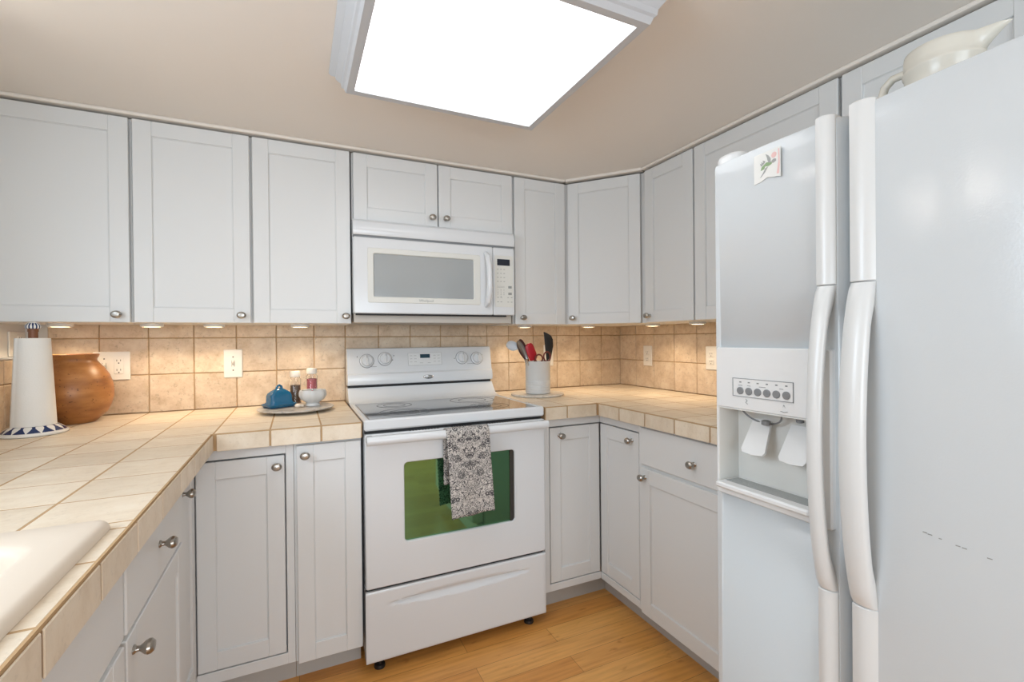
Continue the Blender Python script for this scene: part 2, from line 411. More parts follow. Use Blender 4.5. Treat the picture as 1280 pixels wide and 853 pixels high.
# tiles: mesh geometry, one box per tile, standing on a grout bed
def tiles(mb, us, vs, fn, g=0.0035, b=0.0022, skip=None):
    for i in range(len(us)-1):
        for j in range(len(vs)-1):
            if skip and skip(us[i], us[i+1], vs[j], vs[j+1]): continue
            fn(mb, us[i]+g/2, us[i+1]-g/2, vs[j]+g/2, vs[j+1]-g/2, b)
rows = [ZC+.001, 1.0915, 1.247, ZU+.02]
ub = [XLW, -.7303, -.5664, -.405, -.2432, -.0814, .081, .2245, .3849, .5471, .7111, .8685, .981, 1.115, 1.276, 1.4372, 1.6021, 1.765, XR]
struct('tile_grout', MB().box(XLW, XR, YB-.001, YB+.008, ZC-.03, ZU+.06), M['grout'], wb)
m = MB(); tiles(m, ub, rows, lambda q, a, b_, c, d, e: q.box(a, b_, YB-.006, YB+.002, c, d, e))
m.obj('tile_backsplash', M['tile'], wb)
ur = [.9, 1.0, 1.162, 1.323, 1.485, 1.645, 1.806, 1.9677, 2.1289, 2.2884, YB-.006]
struct('tile_grout', MB().box(XR-.001, XR+.008, .88, YB-.002, ZC-.03, ZU+.06), M['grout'], wr)
m = MB(); tiles(m, ur, rows, lambda q, a, b_, c, d, e: q.box(XR-.006, XR+.002, a, b_, c, d, e))
m.obj('tile_backsplash', M['tile'], wr)
ul = [-.4, -.16, .0, .16, .32, .49, .655, .818, .981, 1.143, 1.306, 1.469, 1.631, 1.80, 1.96, 2.125, 2.288, YB-.006]
struct('tile_grout', MB().box(XLW-.008, XLW+.001, -.4, YB-.002, ZC-.03, 1.171), M['grout'], wl)
m = MB(); tiles(m, ul, [ZC+.001, 1.0915, 1.174], lambda q, a, b_, c, d, e: q.box(XLW-.002, XLW+.006, a, b_, c, d, e))
m.obj('tile_backsplash', M['tile'], wl)
struct('trim_1', MB().box(XLU, XLW+.006, -.4, YB, 1.174, 1.180, .002), M['paint'])    # sill on the half wall

# thin scribe moulding between wall cabinets and ceiling
m = MB()
m.box(XLU, 1.30, YU-.012, YU+.03, ZT+.009, ZCEIL, .003)
m.prism([(1.30, YU-.012), (XU-.012, 1.81), (XU+.02, 1.83), (1.32, YU+.02)], 'z', ZT+.009, ZCEIL)
m.box(XU-.012, XU+.03, .40, 1.815, ZT+.009, ZCEIL, .003)
struct('trim_2', m, M['ceiling'])

# ------------------------------------------------------------------ cabinet pieces
def add_knob_mesh(mb, F, u, z, d):
    K = F @ Matrix.Translation((u, d, z)) @ Matrix.Rotation(-PI/2, 4, 'X')
    old = mb.M; mb.M = K
    mb.lathe([(.0001, 0), (.0095, 0), (.0095, .002), (.0062, .005), (.0055, .010), (.0085, .014), (.0135, .019), (.0158, .024), (.0148, .029), (.0100, .0335), (.0001, .035)], n=20, sx=1.06, sy=.86)
    mb.M = old
def shaker(parent, F, u0, u1, z0, z1, d=0.0, t=0.019, stile=.058, rail=.06, knob=None, name='door', flat=False):
    """recessed-panel door whose front face lies d in front of the plane F; knob=(u, z)"""
    mb = MB(F); e = .0018
    if flat:
        mb.box(u0, u1, d-t, d, z0, z1, .003)
    else:
        mb.box(u0, u0+stile, d-t, d, z0, z1, e).box(u1-stile, u1, d-t, d, z0, z1, e)
        mb.box(u0+stile-.0005, u1-stile+.0005, d-t, d-.0006, z0, z0+rail, e).box(u0+stile-.0005, u1-stile+.0005, d-t, d-.0006, z1-rail, z1, e)
        mb.box(u0+stile-.004, u1-stile+.004, d-t+.002, d-.0062, z0+rail-.004, z1-rail+.004, 0)
        for a, b_ in ((u0+stile, u0+stile+.003), (u1-stile-.003, u1-stile)):
            mb.box(a, b_, d-.012, d-.0042, z0+rail, z1-rail, .001)
        for a, b_ in ((z0+rail, z0+rail+.003), (z1-rail-.003, z1-rail)):
            mb.box(u0+stile, u1-stile, d-.012, d-.0042, a, b_, .001)
    o = mb.obj(name, M['paint'], parent)
    if knob:
        k = MB(); add_knob_mesh(k, F, knob[0], knob[1], d); k.obj('knob', M['nickel'], o)
    return o
def body(parent, F, u0, u1, z0, z1, depth, name='cabinet_body', open_top=False, front=0.0):
    mb = MB(F)
    if not open_top: mb.box(u0, u1, -depth, -front, z0, z1, .001)
    else:
        mb.box(u0, u0+.018, -depth, -front, z0, z1).box(u1-.018, u1, -depth, -front, z0, z1).box(u0, u1, -depth, -depth+.012, z0, z1)
        mb.box(u0, u1, -depth, -front, z0, z0+.018).box(u0, u1, -front-.018, -front, z0, z1)
    return mb.obj(name, M['paint'], parent)

# ---- wall cabinets: back wall
FB = facing('-y', YU)
def wall_cabinet(label, F, u0, u1, doors, z0=ZU, depth=None, bu=None):
    b0, b1 = bu or (u0, u1)
    p = F @ Vector(((b0+b1)/2, -.15, z0))
    t = thing('wall_cabinet', p, label, 'cabinet', 'white wall cabinets under the ceiling')
    body(t, F, b0, b1, z0, ZT+.004, depth or (YB-YU-.008), front=.021)
    for (a, c, k) in doors: shaker(t, F, a, c, z0, ZT, knob=k, rail=.056)
    return t
wall_cabinet('white wall cabinet with one wide door above the paper towels and brown pot', FB, -.9, -.54, [(-.953, -.5444, (-.578, 1.3305))], bu=(-.955, -.5387))
wall_cabinet('white wall cabinet with one door above the two-gang outlet plate', FB, -.53, -.16, [(-.5328, -.1602, (-.1907, 1.3325))], bu=(-.5383, -.1552))
wall_cabinet('white wall cabinet with one door just left of the microwave', FB, -.15, .22, [(-.1497, .2195, (.1969, 1.334))], bu=(-.1548, .2225))
t = wall_cabinet('short white wall cabinet with two doors on top of the microwave', FB, .23, .99, [(.2345, .6086, (.5801, 1.7942)), (.6155, .994, (.6475, 1.7954))], z0=1.757, bu=(.2275, .9995))
wall_cabinet('narrow white wall cabinet with one door just right of the microwave', FB, 1.0, 1.3, [(1.0074, 1.3015, (1.0437, 1.336))], bu=(1.0005, 1.305))
# ---- corner wall cabinet with a diagonal door
p0, p1 = Vector((1.3125, YU, 0)), Vector((XU, 1.8235, 0))
dv = (p1-p0); DW = dv.length; dv.normalize(); nv = Vector((-dv.y, dv.x, 0)); nv = nv if nv.y < 0 else -nv
FD = Matrix.Identity(4)
for i in range(3): FD[i][0] = dv[i]; FD[i][1] = nv[i]; FD[i][2] = (0,0,1)[i]; FD[i][3] = p0[i]
t = thing('corner_wall_cabinet', (1.65, 2.2, ZU), 'white corner wall cabinet with a diagonal door between the back and right walls', 'cabinet', 'white wall cabinets under the ceiling')
m = MB(); q = [p0 - nv*.021 + dv*.004, p1 - nv*.021 - dv*.004]
m.prism([(1.3065, YB-.009), (1.3065, YU+.021), (q[0].x, q[0].y), (q[1].x, q[1].y), (XU+.021, 1.8175), (XR-.009, 1.8175), (XR-.009, YB-.009)], 'z', ZU, ZT+.004)
m.obj('cabinet_body', M['paint'], t)
shaker(t, FD, .006, DW-.006, ZU, ZT, knob=(.035, 1.336), rail=.056)
# ---- wall cabinets: right wall
FR = facing('-x', XU)
wall_cabinet('white wall cabinet with one door on the right wall beside the diagonal corner door', FR, -1.80, -1.4956, [(-1.800, -1.4956, (-1.768, 1.336))], bu=(-1.8155, -1.4915), depth=XR-XU-.009)
wall_cabinet('white wall cabinet with a wide door partly hidden behind the refrigerator', FR, -1.4867, -.9004, [(-1.4867, -.9004, (-.935, 1.336))], bu=(-1.4905, -.8955), depth=XR-XU-.009)
wall_cabinet('white wall cabinet over the refrigerator behind the cream pitcher', FR, -.8883, -.42, [(-.8883, -.445, (-.48, 1.76))], z0=1.715, bu=(-.8945, -.43), depth=XR-XU-.009)

# ---- base cabinets
def toe(mb_parent, boxes):
    m = MB()
    for b_ in boxes: m.box(*b_, 0)
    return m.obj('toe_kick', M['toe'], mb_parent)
ZF = 0.102; ZBT = ZCB + .0           # bottom and top of the face frames
# left corner: L-shaped body, two inset leaves meeting in the corner
YFB, XFL, XFR = 1.803, -.302, 1.288
t = thing('corner_base_cabinet', (-.55, 2.1, 0), 'white corner base cabinet left of the range with two folding doors', 'base cabinet', 'white base cabinets under the tiled counters')
m = MB()
m.box(XLW+.008, -.0105, YFB+.045, YB-.01, ZF, ZBT-.002).box(XLW+.008, XFL-.045, 1.565, YFB+.045, ZF, ZBT-.002)
m.obj('cabinet_body', M['paint'], t)
m = MB()
m.box(-.035, -.0105, YFB, YFB+.044, ZF, ZBT-.002, .001).box(XFL, -.035, YFB, YFB+.044, ZF, .140, .001).box(XFL, -.035, YFB, YFB+.044, .838, ZBT-.002, .001)
m.box(XFL-.044, XFL, 1.5575, 1.574, ZF, ZBT-.002, .001).box(XFL-.044, XFL, 1.574, YFB, ZF, .140, .001).box(XFL-.044, XFL, 1.574, YFB, .838, ZBT-.002, .001)
m.obj('face_frame', M['paint'], t)
FA = facing('-y', YFB); FL = facing('+x', XFL)
shaker(t, FA, XFL+.002, -.0395, .144, .832, knob=(-.0629, .7986), stile=.055)
shaker(t, FL, 1.5785, YFB-.003, .144, .832, knob=(1.618, .789), stile=.05)
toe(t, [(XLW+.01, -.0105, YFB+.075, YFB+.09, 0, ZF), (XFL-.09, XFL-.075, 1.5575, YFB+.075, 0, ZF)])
# narrow cabinet left of range
t = thing('narrow_base_cabinet', (.1, 2.1, 0), 'narrow white base cabinet with one tall door just left of the range', 'base cabinet', 'white base cabinets under the tiled counters')
body(t, FA, -.0095, .2165, ZF, ZBT-.002, YB-.01-YFB)
shaker(t, FA, -.0015, .2135, .100, .862, d=.016, knob=(.0255, .8299), stile=.055)
toe(t, [(-.0095, .2165, YFB+.075, YFB+.09, 0, ZF)])
# left run: drawer base
t = thing('drawer_base_cabinet', (-.6, 1.31, 0), 'white base cabinet with a drawer over a door in the left run beside the sink', 'base cabinet', 'white base cabinets under the tiled counters')
body(t, FL, 1.0725, 1.5565, ZF, ZBT-.002, XFL-XLW-.009)
shaker(t, FL, 1.0795, 1.5505, .686, .862, d=.014, knob=(1.312, .765), name='drawer', flat=True)
shaker(t, FL, 1.0795, 1.5505, .108, .677, d=.014, knob=(1.115, .640))
toe(t, [(XFL-.09, XFL-.075, 1.0725, 1.5565, 0, ZF)])
# left run: sink base
t = thing('sink_base_cabinet', (-.6, .4, 0), 'white sink base cabinet in the near left corner under the cream sink', 'base cabinet', 'white base cabinets under the tiled counters')
body(t, FL, -.3, 1.0715, ZF, ZBT-.002, XFL-XLW-.009, open_top=True)
shaker(t, FL, -.29, 1.0715, .686, .862, d=.012, name='false_drawer_front', flat=True)
shaker(t, FL, .585, 1.0655, .108, .677, d=.014, knob=(.62, .64))
shaker(t, FL, .095, .578, .108, .677, d=.014, knob=(.54, .64))
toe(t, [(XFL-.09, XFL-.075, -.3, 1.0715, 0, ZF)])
# right corner
FRB = facing('-x', XFR)
t = thing('corner_base_cabinet', (1.6, 2.1, 0), 'white corner base cabinet right of the range with two folding doors', 'base cabinet', 'white base cabinets under the tiled counters')
m = MB().box(.9905, XR-.008, YFB+.045, YB-.01, ZF, ZBT-.002).box(XFR+.045, XR-.008, 1.5175, YFB+.045, ZF, ZBT-.002)
m.obj('cabinet_body', M['paint'], t)
m = MB()
m.box(.9905, 1.0155, YFB, YFB+.044, ZF, ZBT-.002, .001).box(1.0155, XFR, YFB, YFB+.044, ZF, .134, .001).box(1.0155, XFR, YFB, YFB+.044, .836, ZBT-.002, .001)
m.box(XFR, XFR+.044, 1.5175, 1.529, ZF, ZBT-.002, .001).box(XFR, XFR+.044, 1.529, YFB, ZF, .134, .001).box(XFR, XFR+.044, 1.529, YFB, .836, ZBT-.002, .001)
m.obj('face_frame', M['paint'], t)
shaker(t, FA, 1.0195, XFR-.004, .138, .830, knob=(1.0693, .794), stile=.055)
shaker(t, FRB, -(YFB-.003), -1.5325, .138, .830, knob=(-1.574, .794), stile=.05)
toe(t, [(.9905, XFR+.09, YFB+.075, YFB+.09, 0, ZF), (XFR+.075, XFR+.09, 1.5175, YFB+.075, 0, ZF)])
# right run drawer base
t = thing('drawer_base_cabinet', (1.6, 1.22, 0), 'white base cabinet with a drawer over a door beside the refrigerator', 'base cabinet', 'white base cabinets under the tiled counters')
body(t, FRB, -1.5165, -.925, ZF, ZBT-.002, XR-XFR-.009)
shaker(t, FRB, -1.508, -.935, .712, .862, d=.012, knob=(-1.222, .778), name='drawer', flat=True)
shaker(t, FRB, -1.508, -.935, .102, .698, d=.012, knob=(-1.500+.02, .664), stile=.055)
toe(t, [(XFR+.075, XFR+.09, .925, 1.5165, 0, ZF)])

# ------------------------------------------------------------------ tiled countertops
def counter(name, label, slabs, top_regions, edges, loc):
    t = thing(name, loc, label, 'countertop')
    m = MB()
    for s in slabs: m.box(*s)
    m.obj('grout_bed', M['grout'], t)
    m = MB()
    for us, vs, skip in top_regions:
        tiles(m, us, vs, lambda q, a, b_, c, d, e: q.box(a, b_, c, d, ZC-.008, ZC, .0003), g=.0055, skip=skip)
    m.obj('top_tiles', M['ctile'], t)
    m = MB()
    for (ax, at, sgn, js) in edges:
        for i in range(len(js)-1):
            a, b_ = js[i]+.003, js[i+1]-.003
            if ax == 'x': m.box(at-.003 if sgn > 0 else at, at if sgn > 0 else at+.003, a, b_, ZCB, ZC-.0045, .0012)
            else: m.box(a, b_, at, at+.003, ZCB, ZC-.0045, .0012)
    m.obj('edge_tiles', M['ctile'], t)
    return t
YBk = YB-.007
jy = [-.3, -.16, .0, .167, .33, .4925, .655, .818, .981, 1.143, 1.306, 1.469, 1.631, 1.795, 1.955, 2.117, 2.28, YBk]
jx = [XLW+.007, -.727, -.567, -.4055, XL]
SX0, SX1, SY0, SY1 = -.81, -.288, .165, .948
def clipgrid(us, a, b_): return [a] + [v for v in us if a+.004 < v < b_-.004] + [b_]
slab = (ZCB+.002, ZC-.0003)
counter('tiled_countertop', 'beige tiled countertop holding the sink and the paper towels, left of the range',
    [(XLW+.007, XL-.003, SY1, YC, *slab), (SX1, XL-.003, -.3, SY1, *slab), (XLW+.007, SX0, -.3, SY1, *slab), (SX0, SX1, -.3, SY0, *slab), (XLW+.007, .2175, YC+.003, YBk, *slab), (XLW+.007, XL-.003, YC, YC+.003, *slab)],
    [(jx[:-1]+[XL-.004], clipgrid(jy, SY1, YC), None), (jx, clipgrid(jy, YC, YBk), None), (clipgrid(jx, SX1, XL-.004), clipgrid(jy, -.3, SY1), None), (clipgrid(jx, XLW+.007, SX0), clipgrid(jy, -.3, SY1), None), (clipgrid(jx, SX0, SX1), clipgrid(jy, -.3, SY0), None),
     ([XL, -.081, .0795, .2175], [YC+.004, 1.935, 2.10, 2.262, YBk], None)],
    [('x', XL, 1, clipgrid(jy, -.3, YC)), ('y', YC, -1, [XL+.006, -.081, .0795, .2175])], (-.5, 2.0, ZCB))
kx = [XC, 1.42, 1.581, 1.743, XR-.007]
ky = [.91, .974, 1.1365, 1.299, 1.459, 1.621, 1.783, 1.945, 2.107, 2.27, YBk]
counter('tiled_countertop', 'beige tiled countertop holding the utensil crock, right of the range',
    [(XC+.003, XR-.007, .91, YC+.003, *slab), (.9825, XR-.007, YC+.003, YBk, *slab)],
    [([XC+.004]+kx[1:], clipgrid(ky, .91, YC), None), (kx, clipgrid(ky, YC, YBk), None), ([.9825, 1.095, XC], [YC+.004, 1.945, 2.107, 2.27, YBk], None)],
    [('x', XC, -1, clipgrid(ky, .91, YC-.004)), ('y', YC, -1, [.9825, 1.095, XC-.004])], (1.5, 2.1, ZCB))

# ------------------------------------------------------------------ sink
def rrect(x0, x1, y0, y1, r, z, n=6):
    pts = []
    for cx, cy, a0 in ((x1-r, y1-r, 0), (x0+r, y1-r, PI/2), (x0+r, y0+r, PI), (x1-r, y0+r, 3*PI/2)):
        for i in range(n+1):
            a = a0 + PI/2*i/n; pts.append((cx+r*math.cos(a), cy+r*math.sin(a), z))
    return pts
t = thing('kitchen_sink', (-.55, .56, ZC), 'cream drop-in sink set into the left tiled counter', 'sink')
ox = (-.835, -.272, .14, .966); ix = (-.775, -.340, .21, .884)
def ins(b_, d): return (b_[0]+d, b_[1]-d, b_[2]+d, b_[3]-d)
m = MB()
rings = [rrect(*ins(ox, .04), .02, ZC+.0006), rrect(*ox, .022, ZC+.0006), rrect(*ins(ox, .001), .022, ZC+.008), rrect(*ins(ox, .005), .020, ZC+.0135), rrect(*ins(ox, .012), .018, ZC+.0155),
         rrect(*ins(ix, -.014), .06, ZC+.0155), rrect(*ins(ix, -.004), .055, ZC+.012), rrect(*ins(ix, .002), .05, ZC+.002), rrect(*ins(ix, .008), .05, ZC-.09), rrect(*ins(ix, .018), .05, ZC-.135), rrect(*ins(ix, .05), .04, ZC-.15)]
m.loops(rings, cap0=False, cap1=True)
m.obj('basin', M['sink'], t, smooth=50)
m = MB().lathe([(.001, 0), (.04, 0), (.043, .003), (.038, .004), (.03, .001), (.001, .0005)], (-.555, .55, ZC-.1495), n=28)
m.obj('drain', M['steel'], t)

# ------------------------------------------------------------------ electric range
RX0, RX1, RY = .2225, .9665, 1.755
t = thing('kitchen_range', (.595, 2.05, 0), 'white freestanding electric range with black glass cooktop', 'range')
m = MB().box(RX0+.002, RX1-.002, RY+.05, 2.43, .05, .905, .003)
m.obj('range_body', M['enamel'], t)
m = MB()   # cooktop rim: frame around the glass
for b_ in ((RX0, RX1, RY, RY+.022), (RX0, RX1, 2.235, 2.36), (RX0, RX0+.024, RY+.016, 2.25), (RX1-.03, RX1, RY+.016, 2.25)):
    m.box(b_[0], b_[1], b_[2], b_[3], .897, .937, .006)
m.box(RX0+.01, RX1-.01, RY+.01, 2.36, .897, .930)
ct = m.obj('cooktop_frame', M['enamel'], t)
gl = MB().box(RX0+.022, RX1-.028, RY+.020, 2.237, .929, .9365, .001).obj('glass_top', M['glass_black'], ct)
for cx, cy, r in ((.40, 1.90, .10), (.77, 1.90, .085), (.40, 2.12, .075), (.77, 2.12, .105)):
    for rr in (r, r*.62):
        m = MB()
        ring = lambda R, z: [(cx+R*math.cos(2*PI*i/40), cy+R*math.sin(2*PI*i/40), z) for i in range(40)]
        m.loops([ring(rr-.0025, .9365), ring(rr-.0025, .9369), ring(rr+.0025, .9369), ring(rr+.0025, .9365)], False, False)
        m.obj('burner_ring', M['ring'], ct)
# back console: cove riser, black slot, leaning control panel
m = MB()
prof = [(2.43, .90), (2.245, .90), (2.245, .937)]
for i in range(8):
    a = PI/2*i/7; pass
prof += [(2.262, .938), (2.280, .942), (2.296, .949), (2.308, .958), (2.318, .970), (2.345, 1.000), (2.43, 1.000)]
m.prism(prof, 'x', RX0, RX1)
bg = m.obj('riser', M['enamel'], t)
m = MB().box(RX0+.004, RX1-.004, 2.352, 2.43, 1.000, 1.013); m.obj('console_slot', M['black'], t)
m = MB()
prof = [(2.43, 1.013), (2.338, 1.013), (2.333, 1.018), (2.331, 1.035), (2.336, 1.062), (2.345, 1.07), (2.366, 1.178), (2.372, 1.187), (2.382, 1.190), (2.43, 1.190)]
m.prism(prof, 'x', RX0, RX1)
pn = m.obj('control_panel', M['enamel'], t)
SL = (2.366-2.345)/(1.178-1.07)
def py(z): return 2.345 + (z-1.07)*SL
def panel_frame(x, z):
    n = Vector((0, -1, SL)).normalized(); v = Vector((0, SL, 1)).normalized()
    mm = Matrix.Identity(4)
    for i in range(3): mm[i][0] = (1,0,0)[i]; mm[i][1] = v[i]; mm[i][2] = n[i]; mm[i][3] = (x, py(z), z)[i]
    return mm
for kx_, kz_, rot in ((.314, 1.128, .15), (.401, 1.136, 0), (.801, 1.132, 0), (.885, 1.128, .1)):
    m = MB(panel_frame(kx_, kz_)); m.lathe([(.033, 0), (.033, .003), (.031, .004), (.0265, .005), (.025, .019), (.0225, .022), (.0001, .022)], n=32)
    m.M = panel_frame(kx_, kz_) @ Matrix.Rotation(rot, 4, 'Z'); m.box(-.0055, .0055, -.025, .025, .018, .030, .003)
    k = m.obj('control_knob', M['enamel'], pn)
    m = MB(panel_frame(kx_, kz_) @ Matrix.Rotation(rot, 4, 'Z')); m.box(-.001, .001, .012, .024, .0298, .0305); 
    ring = lambda R, z: [(R*math.cos(2*PI*i/40), R*math.sin(2*PI*i/40), z) for i in range(40)]
    m.loops([ring(.0345, .0002), ring(.0345, .0008), ring(.0325, .0034), ring(.0320, .0034)], False, False)
    m.obj('knob_mark', M['grey_button'], k)
mm = panel_frame(.603, 1.130)
m = MB(mm); m.box(-.087, .087, -.031, .034, 0, .0006, 0); m.obj('keypad_plate', M['plastic'], pn)
m = MB(mm)
for (a, b_, c, d) in ((-.087, .087, .0325, .0335), (-.087, .087, -.032, -.031), (-.0875, -.0865, -.032, .0335), (.0865, .0875, -.032, .0335)): m.box(a, b_, c, d, 0, .0009)
for i in range(3):
    for sx_ in (-1, 1):
        for j in range(2): m.box(sx_*(.05+.022*j)-.006, sx_*(.05+.022*j)+.006, .018-.016*i, .0195-.016*i, 0, .0010)
for j in (-1, 1): m.box(j*.02-.008, j*.02+.008, -.02, -.0185, 0, .001)
m.obj('keypad_print', M['print'], pn)
m = MB(mm); m.box(-.0255, .0255, .006, .026, 0, .0012, .0004); m.obj('clock_display', M['blue_display'], pn)
for (x, z) in ((-.09, .05), (.05, .035), (.078, .03), (.085, .052), (.42, .04), (.40, .03), (.555, .045)): MB(panel_frame(.36, 1.1)).box(x-.0015, x+.0015, z-.003, z+.003, 0, .0008).obj('dial_mark', M['dark_print'], pn)
for x in (-.02, .49): MB(panel_frame(.36, 1.1)).box(x-.02, x+.02, -.001, .0002, 0, .0008).obj('dial_caption', M['dark_print'], pn)
m = MB(Matrix.Translation((.612, 2.3325, 1.040)) @ Matrix.Rotation(PI/2, 4, 'X'))
m.lathe([(.026, -.002), (.026, .002), (.023, .004), (.0001, .005)], n=32, sy=.42); bd = m.obj('badge', M['chrome'], pn)
text_obj('Whirlpool', .0095, text_frame('-y', (.612, 2.3272, 1.040)), M['print'], bd, 'badge_lettering')
# oven door
def door_with_window(m, x0, x1, y0, y1, z0, z1, wx0, wx1, wz0, wz1, b=.004):
    m.box(x0, x1, y0, y1, z0, wz0, b).box(x0, x1, y0, y1, wz1, z1, b)
    m.box(x0, wx0, y0, y1, wz0-.01, wz1+.01, b).box(wx1, x1, y0, y1, wz0-.01, wz1+.01, b)
def ringplate(m, x0, x1, z0, z1, wx0, wx1, wz0, wz1, r, yf, yb, e=.004):
    """front slab with a rounded window opening"""
    def L(a, b_, c, d, rr, y): return [(p[0], y, p[1]) for p in rrect(a, b_, c, d, rr, 0)]
    rings = [L(wx0, wx1, wz0, wz1, r, yb), L(wx0, wx1, wz0, wz1, r, yf+.003), L(wx0-.003, wx1+.003, wz0-.003, wz1+.003, r+.003, yf),
             L(x0+e, x1-e, z0+e, z1-e, .006, yf), L(x0, x1, z0, z1, .008, yf+e), L(x0, x1, z0, z1, .008, yb)]
    m.loops(rings, False, False)
    m.loops([rings[-1], rings[0]], False, False)
m = MB(); ringplate(m, RX0+.001, RX1+.001, .317, .884, .3655, .823, .470, .768, .014, RY, RY+.045)
od = m.obj('oven_door', M['enamel'], t)
MB().box(.350, .838, RY+.012, RY+.03, .455, .783).obj('oven_window', M['ovenglass'], od)
m = MB()
m.prism([(p[0], p[1]) for p in [(.8235, .4705), (.8235, .7675), (.805, .7675), (.805, .4705)]], 'y', RY+.008, RY+.0125)
m.obj('window_border', M['ovenframe'], od)
for x0, x1, n in ((.385, .505, 10), (.55, .64, 8), (.70, .86, 14)):
    m = MB()
    for i in range(n):
        x = x0 + (x1-x0)*(i+.5)/n; m.box(x-.0035, x+.0035, RY+.005, RY+.014, .8832, .8848)
    m.obj('vent_slots', M['slot'], od)
m = MB()
hp = [(RX0+.003 + (RX1-.01-RX0)*i/24, 1.713 - .006*math.sin(PI*i/24), .869) for i in range(25)]
m.tube(hp, .0165, n=14, flat=.75)
for x in (RX0+.016, RX1-.018): m.box(x-.012, x+.012, 1.712, RY+.004, .856, .882, .004)
m.obj('door_handle', M['enamel'], od)
MB().box(RX0+.006, RX1-.006, RY+.02, RY+.06, .882, .899).obj('door_gap', M['black'], t)
MB().box(RX0+.006, RX1-.006, RY+.014, RY+.06, .300, .322).obj('drawer_gap', M['black'], t)
# storage drawer with the scooped pull
m = MB(); nx, nz = 90, 48; x0, x1, z0, z1 = RX0-.001, RX1+.001, .047, .307
def scoop(x, z):
    s = (x-.594)/.306
    if abs(s) >= 1: return 0
    h = .019*(1-abs(s)**2.2)+.001; c = .2505
    q = (z-c)/h
    if abs(q) >= 1: return 0
    return .014*min(1, (1-abs(s))*5)*((1-abs(q))**.8 if q < .25 else ((1-q)/.75*.8+.0))
rings = []
for j in range(nz+1):
    z = z0 + (z1-z0)*j/nz
    rings.append([(x0+(x1-x0)*i/nx, RY + scoop(x0+(x1-x0)*i/nx, z) + (.003 if j in (0, nz) else 0) + (.003 if i in (0, nx) else 0), z) for i in range(nx+1)])
m.loops(rings, False, False, closed=False)
m.box(x0, x1, RY+.016, RY+.045, z0, z1)
ed = [(x0, z0), (x1, z0), (x1, z1), (x0, z1)]
for (a, b_), (c, d) in zip(ed, ed[1:]+ed[:1]): m.add([(a, RY+.003, b_), (c, RY+.003, d), (c, RY+.03, d), (a, RY+.03, b_)], [(0,1,2,3)])
m.obj('storage_drawer', M['enamel'], t, smooth=40)
for x, y in ((.275, 1.80), (.905, 1.80), (.275, 2.36), (.905, 2.36)):
    m = MB().lathe([(.0001, 0), (.020, 0), (.021, .004), (.019, .012), (.009, .015), (.008, .05), (.0001, .05)], (x, y, 0), n=20)
    m.obj('levelling_foot', M['blackplastic'], t)

# ------------------------------------------------------------------ dish towel over the oven handle
t_bm = MB()
NS, NT = 70, 26
def towel_pt(s, v):
    """s along the length (0 back hem .. 1 front hem), v across"""
    Lb, Lf, r = .20, .315, .021
    tot = Lb + PI*r + Lf; d = s*tot
    if d < Lb: y, z, fz = 1.713+r, .869-(Lb-d)*1.0, 0
    elif d < Lb+PI*r:
        a = (d-Lb)/r; y, z, fz = 1.713+r*math.cos(a), .869+r*math.sin(a), 0
    else: y, z, fz = 1.713-r, .869-(d-Lb-PI*r), (d-Lb-PI*r)/Lf
    x = .512 + .172*v + .016*fz + .004*fz*math.sin(v*7)
    if d > Lb+PI*r: y += -.006*fz*math.sin(v*6.5+.6) - .004*fz; z += .012*fz*(v-.6)*.6 + .003*fz*math.sin(v*9)
    else: y += .004*(1-d/Lb if d < Lb else 0)*math.sin(v*5)
    return (x, y, z), (.17*v, d)
rings = [[towel_pt(i/NS, j/NT)[0] for j in range(NT+1)] for i in range(NS+1)]
t_bm.loops(rings, False, False, closed=False)
tw = t_bm.obj('dish_towel', M['damask'], None, smooth=80)
uvl = tw.data.uv_layers.new(name='UVMap')
pos = {}
for i in range(NS+1):
    for j in range(NT+1):
        p, uv = towel_pt(i/NS, j/NT); pos[tuple(round(c, 5) for c in p)] = uv
for lp in tw.data.loops:
    co = tw.data.vertices[lp.vertex_index].co
    uvl.data[lp.index].uv = pos.get(tuple(round(c, 5) for c in co), (0, 0))
sm = tw.modifiers.new('thickness', 'SOLIDIFY'); sm.thickness = .006; sm.offset = 0
tag(tw, 'grey and white damask dish towel hanging over the oven door handle', 'dish towel')

# ------------------------------------------------------------------ over-the-range microwave
MY, MX0, MX1 = 2.07, .2255, .9805
t = thing('microwave_oven', (.6, 2.2, 1.305), 'white over-the-range microwave mounted above the range', 'microwave')
MB().box(MX0+.002, MX1-.002, MY+.05, YB-.01, 1.346, 1.752, .003).obj('microwave_body', M['enamel'], t)
MB().box(MX0+.004, MX1-.006, MY+.03, YB-.015, 1.306, 1.346, .002).obj('bottom_vent_housing', M['shaded_housing'], t)
MB().box(MX0+.01, MX1-.04, MY+.012, MY+.06, 1.338, 1.348).obj('bottom_gap', M['black'], t)
m = MB(); prof = [(MY+.06, 1.682), (MY+.001, 1.682), (MY-.001, 1.686), (MY-.003, 1.715), (MY+.004, 1.738), (MY+.018, 1.750), (MY+.06, 1.752)]
m.prism(prof, 'x', MX0, MX1); m.obj('vent_grille', M['enamel'], t)
MB().box(MX0+.004, MX1-.004, MY+.008, MY+.06, 1.672, 1.683).obj('vent_gap', M['gasket'], t)
m = MB(); ringplate(m, MX0, .866, 1.345, 1.672, .300, .776, 1.408, 1.613, .008, MY, MY+.05)
md = m.obj('microwave_door', M['enamel'], t)
m = MB(); ringplate(m, .283, .800, 1.392, 1.628, .309, .767, 1.418, 1.604, .006, MY-.0025, MY+.006, e=.002); m.obj('window_surround', M['cream_plastic'], md)
MB().box(.304, .772, MY+.004, MY+.02, 1.412, 1.610).obj('door_window', M['mwglass'], md)
